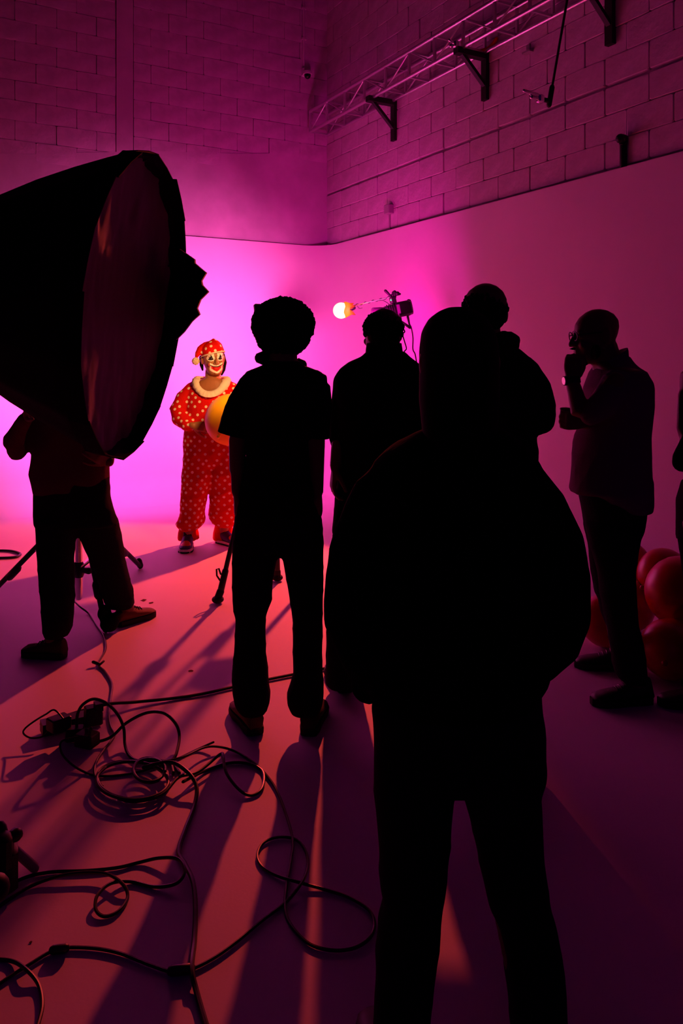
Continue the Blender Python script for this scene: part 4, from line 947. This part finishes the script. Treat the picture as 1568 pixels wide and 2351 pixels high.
for i, ft in enumerate(feet):
    ft = Vector(ft); hh = hubp+(Vector((ft.x, ft.y, 0))-Vector((bx_, by_, 0))).normalized()*.035
    lg = mesh('leg', [tube([hh, ft+Vector((0, 0, .02))], .016, 12)], 'blacksteel', st)
    mesh('lock', [stand_leg_lock(hh, ft, .62)], 'blackplastic', lg)
    mesh('foot', [tube([ft+UP*.022, ft+UP*.05+(hh-ft).normalized()*.03], [.022, .02])], 'sole', lg)
    m_ = hh+(ft-hh)*.42
    mesh('brace', [bar(lowc+(m_-lowc).normalized()*.03, m_, .018, .008)], 'chrome', lg)
bm_end = ap_-axis*.12+UP*.0
mesh('boom_arm', [tube([Vector((bx_, by_+.25, 2.07)), Vector((bx_, by_, 2.05)), Vector((bm_end.x, bm_end.y+.02, bm_end.z+.12))], .014, 12)], 'chrome', st)
mesh('grip_head', [tube([top_-UP*.05, top_+UP*.05], .035, 14), tube([top_, top_+Vector((.07, 0, 0))], [.014, .022])], 'blackplastic', st)
mesh('tilt_bracket', [tube([Vector((bm_end.x, bm_end.y+.02, bm_end.z+.13)), bm_end+UP*.06], .02)], 'blackplastic', st)
# sandbag-like rubber weight round the front foot
f0 = Vector(feet[0])
fuse('foot_weight', [ellip(f0+Vector((.02, .0, .05)), (.055, .05, .05)), ellip(f0+Vector((-.015, .02, .10)), (.04, .04, .05)), tube([f0+Vector((.03, 0, .09)), f0+Vector((.075, .02, .105))], .016)], 'softblack', st, .009, 3, .012, 5, 2)

# ================================================================ CAMERA TRIPOD behind the afro person
fA, fB, fC = Vector(G(500, 1385)), Vector(G(637, 1334)), Vector(G(706, 1345))
apx = Vector((-.47, 5.30, 1.20))
tp = thing('tripod', 'black camera tripod whose legs show beside the afro haired person', 'tripod', Vector((apx.x, apx.y, 0)))
mesh('crown', [tube([apx-UP*.03, apx+UP*.06], .05, 16), tube([apx+UP*.06, apx+UP*.148], .028, 14, False), ellip(apx+UP*.09, (.045, .045, .045))], 'blackplastic', tp)
for f_ in (fA, fB, fC):
    out_v = (Vector((f_.x, f_.y, apx.z))-apx).normalized(); tpv = apx+out_v*.06; sd = out_v.cross(UP)*.028
    mid = f_+(tpv-f_)*.52
    lg = mesh('leg', [tube([mid+(tpv-f_)*.08, f_+(tpv-f_)*.10], .0155, 10), tube([tpv+sd, mid+sd*.7], .011, 8), tube([tpv-sd, mid-sd*.7], .011, 8), bar(mid-sd, mid+sd, .04, .06, tpv-f_)], 'blacksteel', tp)
    mesh('lock', [tube([f_+(tpv-f_)*.05, f_+(tpv-f_)*.16], .021, 12)], 'blackplastic', lg)
    lo = f_+(tpv-f_)*.12+Vector((-.03, 0, .0))
    mesh('lock_lever', [tube([lo+Vector((.008, 0, -.01)), lo+Vector((-.012, 0, .02)), lo+Vector((-.014, 0, .06)), lo+Vector((.0, 0, .065)), lo+Vector((.012, 0, .03))], .006, 8)], 'blackplastic', lg)
    mesh('foot', [ellip(f_+UP*.024, (.038, .042, .023)), tube([f_+UP*.03, f_+(tpv-f_)*.06], .024)], 'sole', lg)
bx3 = fC+(apx-fC)*.63
mesh('shadow_box', [box(bx3, (.12, .07, .11), rotz(.3), .01)], 'blackplastic', tp)  # unseen box, added on the leg to cast a boxy floor shadow
vc = thing('video_camera', 'black video camera with added lamp panel on the tripod, hidden behind the afro haired person', 'video camera', apx+UP*.13)
dirc = (Vector((-1.12, 6.42, 1.3))-Vector((apx.x, apx.y, 1.25))); dirc.z = 0; dirc.normalize(); Rc = rotz(math.atan2(dirc.y, dirc.x))
mesh('camera_body', [box(apx+UP*.19, (.15, .08, .09), Rc, .010)], 'blackplastic', vc)
mesh('lens', [tube([apx+UP*.19+dirc*.075, apx+UP*.19+dirc*.16], [.032, .036], 18, False)], 'lens', vc)
mesh('top_handle', [tube([apx+UP*.23-dirc*.06, apx+UP*.27-dirc*.05, apx+UP*.27+dirc*.05, apx+UP*.23+dirc*.06], .009, 8)], 'blackplastic', vc)
pp = Vector((-.50, 5.30, 1.80)); pd = (Vector((-1.12, 6.42, 1.42))-pp).normalized(); pd_h = Vector((pd.x, pd.y, 0)).normalized()
mesh('added_lamp_arm', [tube([apx+UP*.27, Vector((apx.x*.5+pp.x*.5, apx.y*.5+pp.y*.5, 1.5)), pp-pd*.07-UP*.06], .009, 8)], 'blacksteel', vc)
Rp = rotz(math.atan2(pd.y, pd.x)) @ Matrix.Rotation(math.asin(-pd.z), 3, 'Y')
lp = mesh('added_lamp_panel', [box(pp-pd*.055, (.03, .20, .14), Rp, .006)], 'blackplastic', vc)  # panel, face and arm are added to give the key light a source
mesh('added_lamp_face', [box(pp-pd*.0385, (.002, .18, .12), Rp)], 'panel', lp)

# ================================================================ STUDIO LIGHT ON STAND with the bare bulb boom
D = 7.15
sl = thing('studio_light', 'black studio floodlight on a stand, above the head of the collared shirt person', 'studio light', Vector((P(903, 0, D).x, D, 0)))
bc_ = P(925, 710, D); fdir = (P(858, 722, D-.06)-P(935, 706, D+.05)).normalized()
Rf = Matrix((fdir, UP.cross(fdir).normalized(), fdir.cross(UP.cross(fdir).normalized()))).transposed()
mesh('housing', [box(P(925, 709, D), (.15, .13, .135), Rf, .02)], 'blackplastic', sl)
mesh('barrel', [tube([P(915, 711, D), P(884, 717, D-.02)], [.058, .052], 20, False)], 'blackplastic', sl)
for i in range(5): mesh('cooling_fin', [tube([P(912-5*i, 711.5+i, D-.003*i), P(910-5*i, 712+i, D-.003*i)], .063, 20, False)], 'blacksteel', sl)
V, Fc = ring_loft([[P(886-28*t_, 717+3.5*t_, D-.02-.02*t_)+Rf@Vector((0, r*math.cos(2*math.pi*q/24), r*math.sin(2*math.pi*q/24))) for q in range(24)] for t_, r in ((0, .045), (.4, .052), (1.0, .056))]); Fc = Fc[:-2]
o = mesh('reflector', [(V, Fc)], 'blacksteel', sl); so = o.modifiers.new('thickness', 'SOLIDIFY'); so.thickness = .003
mesh('rear_handle', [tube(catmull([P(937, 689, D+.01), P(942, 692, D+.03), P(947, 716, D+.03), P(944, 720, D+.02), P(936, 724, D+.01)], 5), .0095, 8)], 'blackplastic', sl)
mesh('yoke', [tube([P(918, 722, D-.09), P(921, 738, D-.06), P(906, 748, D), P(906, 738, D+.06), P(910, 720, D+.09)], .011, 8), tube([P(921, 738, D-.05), P(941, 752, D-.06)], [.010, .013])], 'blacksteel', sl)
mesh('pole', [tube([Vector((P(906, 0, D).x, D, .35)), P(906, 746, D)], .015, 12)], 'blacksteel', sl)
pb = Vector((P(906, 0, D).x, D, 0))
for a_ in (80, 200, 320):
    e = pb+Vector((.42*math.cos(math.radians(a_)), .42*math.sin(math.radians(a_)), .015)); lg = mesh('leg', [tube([pb+UP*.62, e], .010, 8)], 'blacksteel', sl)
    mesh('foot', [ellip(e, (.02, .02, .014))], 'sole', lg)
mesh('power_cable', [tube(catmull([P(936, 725, D), P(939, 742, D), P(944, 752, D), P(948, 775, D), P(948, 802, D), P(954, 818, D), P(958, 870, D), P(950, 1000, D)], 6), .006, 8), tube([P(936, 727, D), P(940, 746, D)], [.012, .008])], 'rubber', sl)
mesh('clamp', [box(P(902, 689, D), (.05, .05, .06), Rf, .006), tube([P(903, 698, D), P(903, 672, D)], .014), tube([P(897, 680, D-.01), P(885, 668, D-.02)], [.010, .014]), tube([P(900, 678, D), P(918, 675, D)], [.014, .010]), tube([P(907, 682, D), P(906, 671, D)], [.012, .018]), ellip(P(912, 674, D), (.022, .022, .02))], 'blacksteel', sl)
mesh('indicator', [ellip(P(897.5, 689, D-.04), (.006, .004, .006))], 'greenled', sl)
# boom arm with the bare bulb wrapped in amber gel
be = LAMP+Vector((.10, -.02, .02))
bl = thing('boom_bulb', 'glowing yellow bulb in amber gel at the end of a thin boom arm', 'lamp', LAMP-UP*.08)
mesh('boom', [tube([P(897, 682, D), P(811, 702, LAMP_D-.03)], .0055, 8)], 'chrome', bl)
bp_ = [P(897+(811-897)*t_, 682+20*t_, D+(LAMP_D-.03-D)*t_)+Vector((0, .010*math.cos(t_*30)-.003, .010*math.sin(t_*30))) for t_ in np.linspace(0, 1, 40)]
mesh('wire', [tube(bp_, .003, 6), tube(catmull([P(868, 690, D+.2), P(880, 690, D+.1), P(896, 700, D)], 5), .003, 6), tube(catmull([P(820, 702, D+.6), P(825, 708, D+.55), P(832, 707, D+.55)], 5), .0022, 6)], 'rubber', bl)
mesh('lamp_socket', [tube([LAMP+Vector((.075, 0, .015)), LAMP+Vector((.125, 0, .025))], [.03, .018], 14)], 'blackplastic', bl)
mesh('bulb', [ellip(LAMP, (.078, .078, .078), None, 24, 14)], 'bulb', bl)
gp = []
for k_ in range(18):
    a_ = 2*math.pi*k_/18; j = .02*math.sin(5*a_)+.012*math.sin(3*a_+1)
    gp.append([LAMP+Vector((.035+j*.3, .084*math.cos(a_), .084*math.sin(a_)+.005)), LAMP+Vector((.085, .062*math.cos(a_), .062*math.sin(a_)+.012)), LAMP+Vector((.115+j, (.045+j)*math.cos(a_), (.045+j)*math.sin(a_)+.016))])
V = [tuple(p) for r_ in gp for p in r_]; Fc = []
for k_ in range(18):
    for q in range(2): Fc.append((k_*3+q, k_*3+q+1, ((k_+1) % 18)*3+q+1, ((k_+1) % 18)*3+q))
o = mesh('gel_wrap', [(V, Fc)], 'gel', bl); so = o.modifiers.new('thickness', 'SOLIDIFY'); so.thickness = .0015

# ================================================================ FLOOR STAND cut by the lower left edge
fs = thing('floor_stand', 'dark stand base with clamp knobs cut by the lower left edge', 'stand', G(-10, 2010))
q = lambda x, y, z=0.0: G(x, y, z)
mesh('post', [tube([q(-14, 2040, .02), q(-12, 2040, .55)], .026, 14)], 'blacksteel', fs)
mesh('base_block', [box(q(2, 1990, .07), (.09, .10, .13), rotz(.4), .015), box(q(8, 1955, .13), (.05, .06, .10), rotz(.2), .012)], 'blackplastic', fs)
mesh('leg', [tube([q(15, 1935, .09), q(79, 1992, .014)], .0145, 10)], 'greyplastic', fs)
mesh('knob', [tube([q(14, 1928, .16), q(36, 1916, .16)], [.014, .020], 10)], 'blackplastic', fs)
mesh('clamp_jaw', [bar(q(-6, 1930, .14), q(20, 1962, .10), .03, .05), tube([q(0, 1900, .18), q(10, 1940, .14)], .018)], 'blackplastic', fs)

# ================================================================ POWER STRIP AND PLUGS
def onf(x, y, z): return G(x, y, z)
pa, pb2 = G(95, 1672, .03), G(232, 1642, .03)
tag(mesh('power_strip', [bar(pa, pb2, .065, .045)], 'blackplastic', sm=0), 'black power strip with plugs lying on the floor at left', 'power strip')
d_ = (pb2-pa); d_.z = 0; d_.normalize(); n_ = Vector((d_.y, -d_.x, 0)); Rq = rotz(math.atan2(d_.y, d_.x))
tag(mesh('power_adapter', [box(G(214, 1642, .085), (.065, .05, .075), Rq, .004), box(G(226, 1621, .13), (.03, .04, .03), Rq)], 'blackplastic', sm=0), 'tall black power adapter plugged into the end of the power strip', 'adapter')
tag(mesh('power_adapter', [box(G(135, 1660, .078), (.08, .06, .05), Rq @ rotz(.3), .004)], 'blackplastic', sm=0), 'squat black power adapter plugged in the left end of the strip', 'adapter')
tag(mesh('plug', [box(G(200, 1697, .035), (.08, .06, .05), rotz(-.35), .004), tube([G(205, 1690, .06), G(209, 1672, .09)], .006)], 'blackplastic', sm=0), 'black plug lying on the floor in front of the power strip', 'plug')
tag(mesh('plug', [box(G(172, 1684, .035), (.07, .05, .05), rotz(.2), .004)], 'blackplastic', sm=0), 'smaller black plug touching the middle of the power strip', 'plug')

# ================================================================ CABLES
def cable(pts, label, r=.0048, z=0.0, k=7):
    W = []
    for q_ in pts:
        zz = (q_[2] if len(q_) > 2 else 0.0)+r+z+.001
        W.append(G(q_[0], q_[1], zz))
    return tag(mesh('cable', [tube(catmull(W, k), r, 8)], 'rubber'), label, 'cable', 'black cables on the studio floor')
cable([(168, 1378, .04), (185, 1394, .03), (205, 1410), (225, 1440), (238, 1460), (243, 1490), (226, 1524), (241, 1542), (257, 1570), (254, 1605), (250, 1640), (254, 1668), (262, 1690), (240, 1720), (221, 1750), (218, 1780), (235, 1805)], 'black cable running from the boom stand down to the cable coil', .0052)
cable([(95, 1662, .02), (230, 1620, .03), (310, 1612, .01), (400, 1603), (470, 1592), (540, 1576), (600, 1563), (670, 1549), (760, 1532), (860, 1515)], 'straight black cable running right from the power strip behind the afro haired person', .007)
cable([(176, 1668, .05), (178, 1640, .12), (190, 1618, .16), (215, 1605, .17), (245, 1615, .15), (270, 1640, .10), (284, 1672, .05), (287, 1710, .01), (297, 1735), (320, 1748), (360, 1746), (395, 1755), (412, 1775)], 'black cable arching up from the power strip then down to the coil', .0062)
cable([(205, 1702, .02), (228, 1702, .01), (258, 1690, .02), (290, 1660, .06), (335, 1637, .09), (375, 1637, .10), (402, 1660, .07), (412, 1690, .03), (405, 1730, .01), (395, 1750), (398, 1775)], 'black cable making a tall loop to the right of the power strip', .0062)
cable([(190, 1690, .05), (155, 1697, .06), (139, 1706, .05), (142, 1730, .03), (165, 1755, .01), (200, 1775), (240, 1782), (300, 1776), (350, 1763), (400, 1745), (450, 1722), (490, 1704, .02)], 'black cable curving left below the plugs then straight through the coil', .0042)
cable([(145, 1650, .10), (125, 1630, .12), (105, 1640, .10), (80, 1655, .07), (58, 1672, .05), (54, 1684, .04), (70, 1694, .03), (95, 1692, .03), (112, 1678, .04)], 'thin black cable loop at the far left of the power strip', .0036)
def coil(cx, cy, rx, ry, turns, z0, label, ph=0.0, r=.0055):
    pts = []
    for i in range(int(turns*14)+1):
        a_ = 2*math.pi*i/14+ph; k_ = 1+.05*math.sin(i*.9); pts.append((cx+rx*k_*math.cos(a_)+3*math.sin(i*.37), cy+ry*k_*math.sin(a_)+2*math.cos(i*.53), z0+.010*(i/14)))
    return cable(pts, label, r)
coil(305, 1792, 86, 44, 2.6, .0, 'large coil of black cable lying on the floor at left', .3)
coil(342, 1768, 40, 26, 1.9, .026, 'small inner coil of black cable on top of the large coil', 1.0)
cable([(235, 1815, .012), (300, 1840, .015), (370, 1825, .02), (410, 1785, .03), (455, 1772, .02), (505, 1732, .03), (512, 1738, .04), (520, 1775, .03), (548, 1812, .01), (575, 1826), (598, 1815), (606, 1790), (600, 1768), (570, 1753), (525, 1752), (470, 1770), (420, 1795, .02)], 'black cable forming an open loop right of the coil', .0055)
cable([(360, 1752, .03), (420, 1738, .03), (470, 1716, .02), (510, 1716, .01), (550, 1730), (590, 1757), (620, 1790), (640, 1825), (660, 1880), (672, 1930), (668, 1975), (658, 2030), (655, 2090), (672, 2130), (712, 2168), (765, 2182), (815, 2176), (850, 2152), (860, 2120), (845, 2088), (800, 2060), (745, 2042), (680, 2024, .006), (630, 2008), (600, 1988), (591, 1962), (605, 1935), (640, 1922), (680, 1928), (702, 1955), (706, 1990), (692, 2028, .012), (655, 2072), (600, 2115), (540, 2165), (485, 2203), (435, 2226), (392, 2230), (340, 2214), (270, 2187), (200, 2176), (130, 2180), (65, 2216), (0, 2258), (-60, 2310)], 'long thin black cable curling in two big loops across the front of the floor', .0045, 0, 6)
cable([(330, 1762, .04), (390, 1750, .045), (430, 1772, .04), (451, 1806, .02), (446, 1850), (425, 1905), (410, 1955), (425, 1985, .005), (443, 2025, .01), (449, 2085, .005), (446, 2160), (440, 2222, .012), (452, 2280), (478, 2370)], 'thick black cable running from the coil straight down to the bottom edge', .0072)
cable([(-40, 2075), (40, 2022), (110, 2003), (200, 1999), (270, 1992), (320, 1980), (365, 1970, .01), (408, 1972, .02), (424, 2000, .02), (405, 2028, .01), (355, 2036), (300, 2024), (255, 2028, .01), (224, 2055, .012), (220, 2088, .005), (240, 2104), (272, 2092), (293, 2060), (280, 2028, .012), (235, 2004, .012), (150, 2008, .01), (60, 2040), (-40, 2110)], 'pair of black cables from the left edge ending in a small teardrop loop', .0050)
cable([(-30, 2203), (25, 2206), (60, 2226, .01), (88, 2260), (97, 2305), (88, 2350), (70, 2400)], 'short black cable curving at the bottom left corner', .0050)
cable([(-60, 1265), (-10, 1264), (25, 1265), (44, 1270), (45, 1275), (25, 1280), (-60, 1282)], 'black cable loop on the floor at the far left behind the boom stand', .010)
tag(mesh('cable_connector', [tube([G(122, 2181, .014), G(150, 2177, .014)], .011)], 'rubber'), 'black plug connector on the long thin cable at lower left', 'connector')
tag(mesh('cable_connector', [tube([G(394, 2229, .014), G(438, 2224, .014)], .012)], 'rubber'), 'black plug connector where the thin cable passes under the thick one', 'connector')
tag(mesh('cable_tie', [tube([G(226, 1524, .012), G(214, 1520, .02)], .008), tube([G(228, 1527, .012), G(238, 1518, .02)], .006)], 'rubber'), 'velcro tie on the cable below the boom stand', 'cable tie')
# small scuffs of dirt on the floor
fl = bpy.data.objects['floor']
for i, (x, y, r) in enumerate(((438, 1540, .012), (330, 1378, .02), (346, 1384, .012), (71, 2163, .004), (350, 1383, .008))):
    c = G(x, y, .0012); rs = random.Random(i); n_ = 9
    ring = [c+Vector((r*rs.uniform(.6, 1.2)*math.cos(2*math.pi*k_/n_), r*rs.uniform(.6, 1.3)*math.sin(2*math.pi*k_/n_)*1.1, 0)) for k_ in range(n_)]
    mesh('dirt_spot', [ring_loft([ring, [p+UP*.0008 for p in ring]])], 'dirt', fl, sm=0)
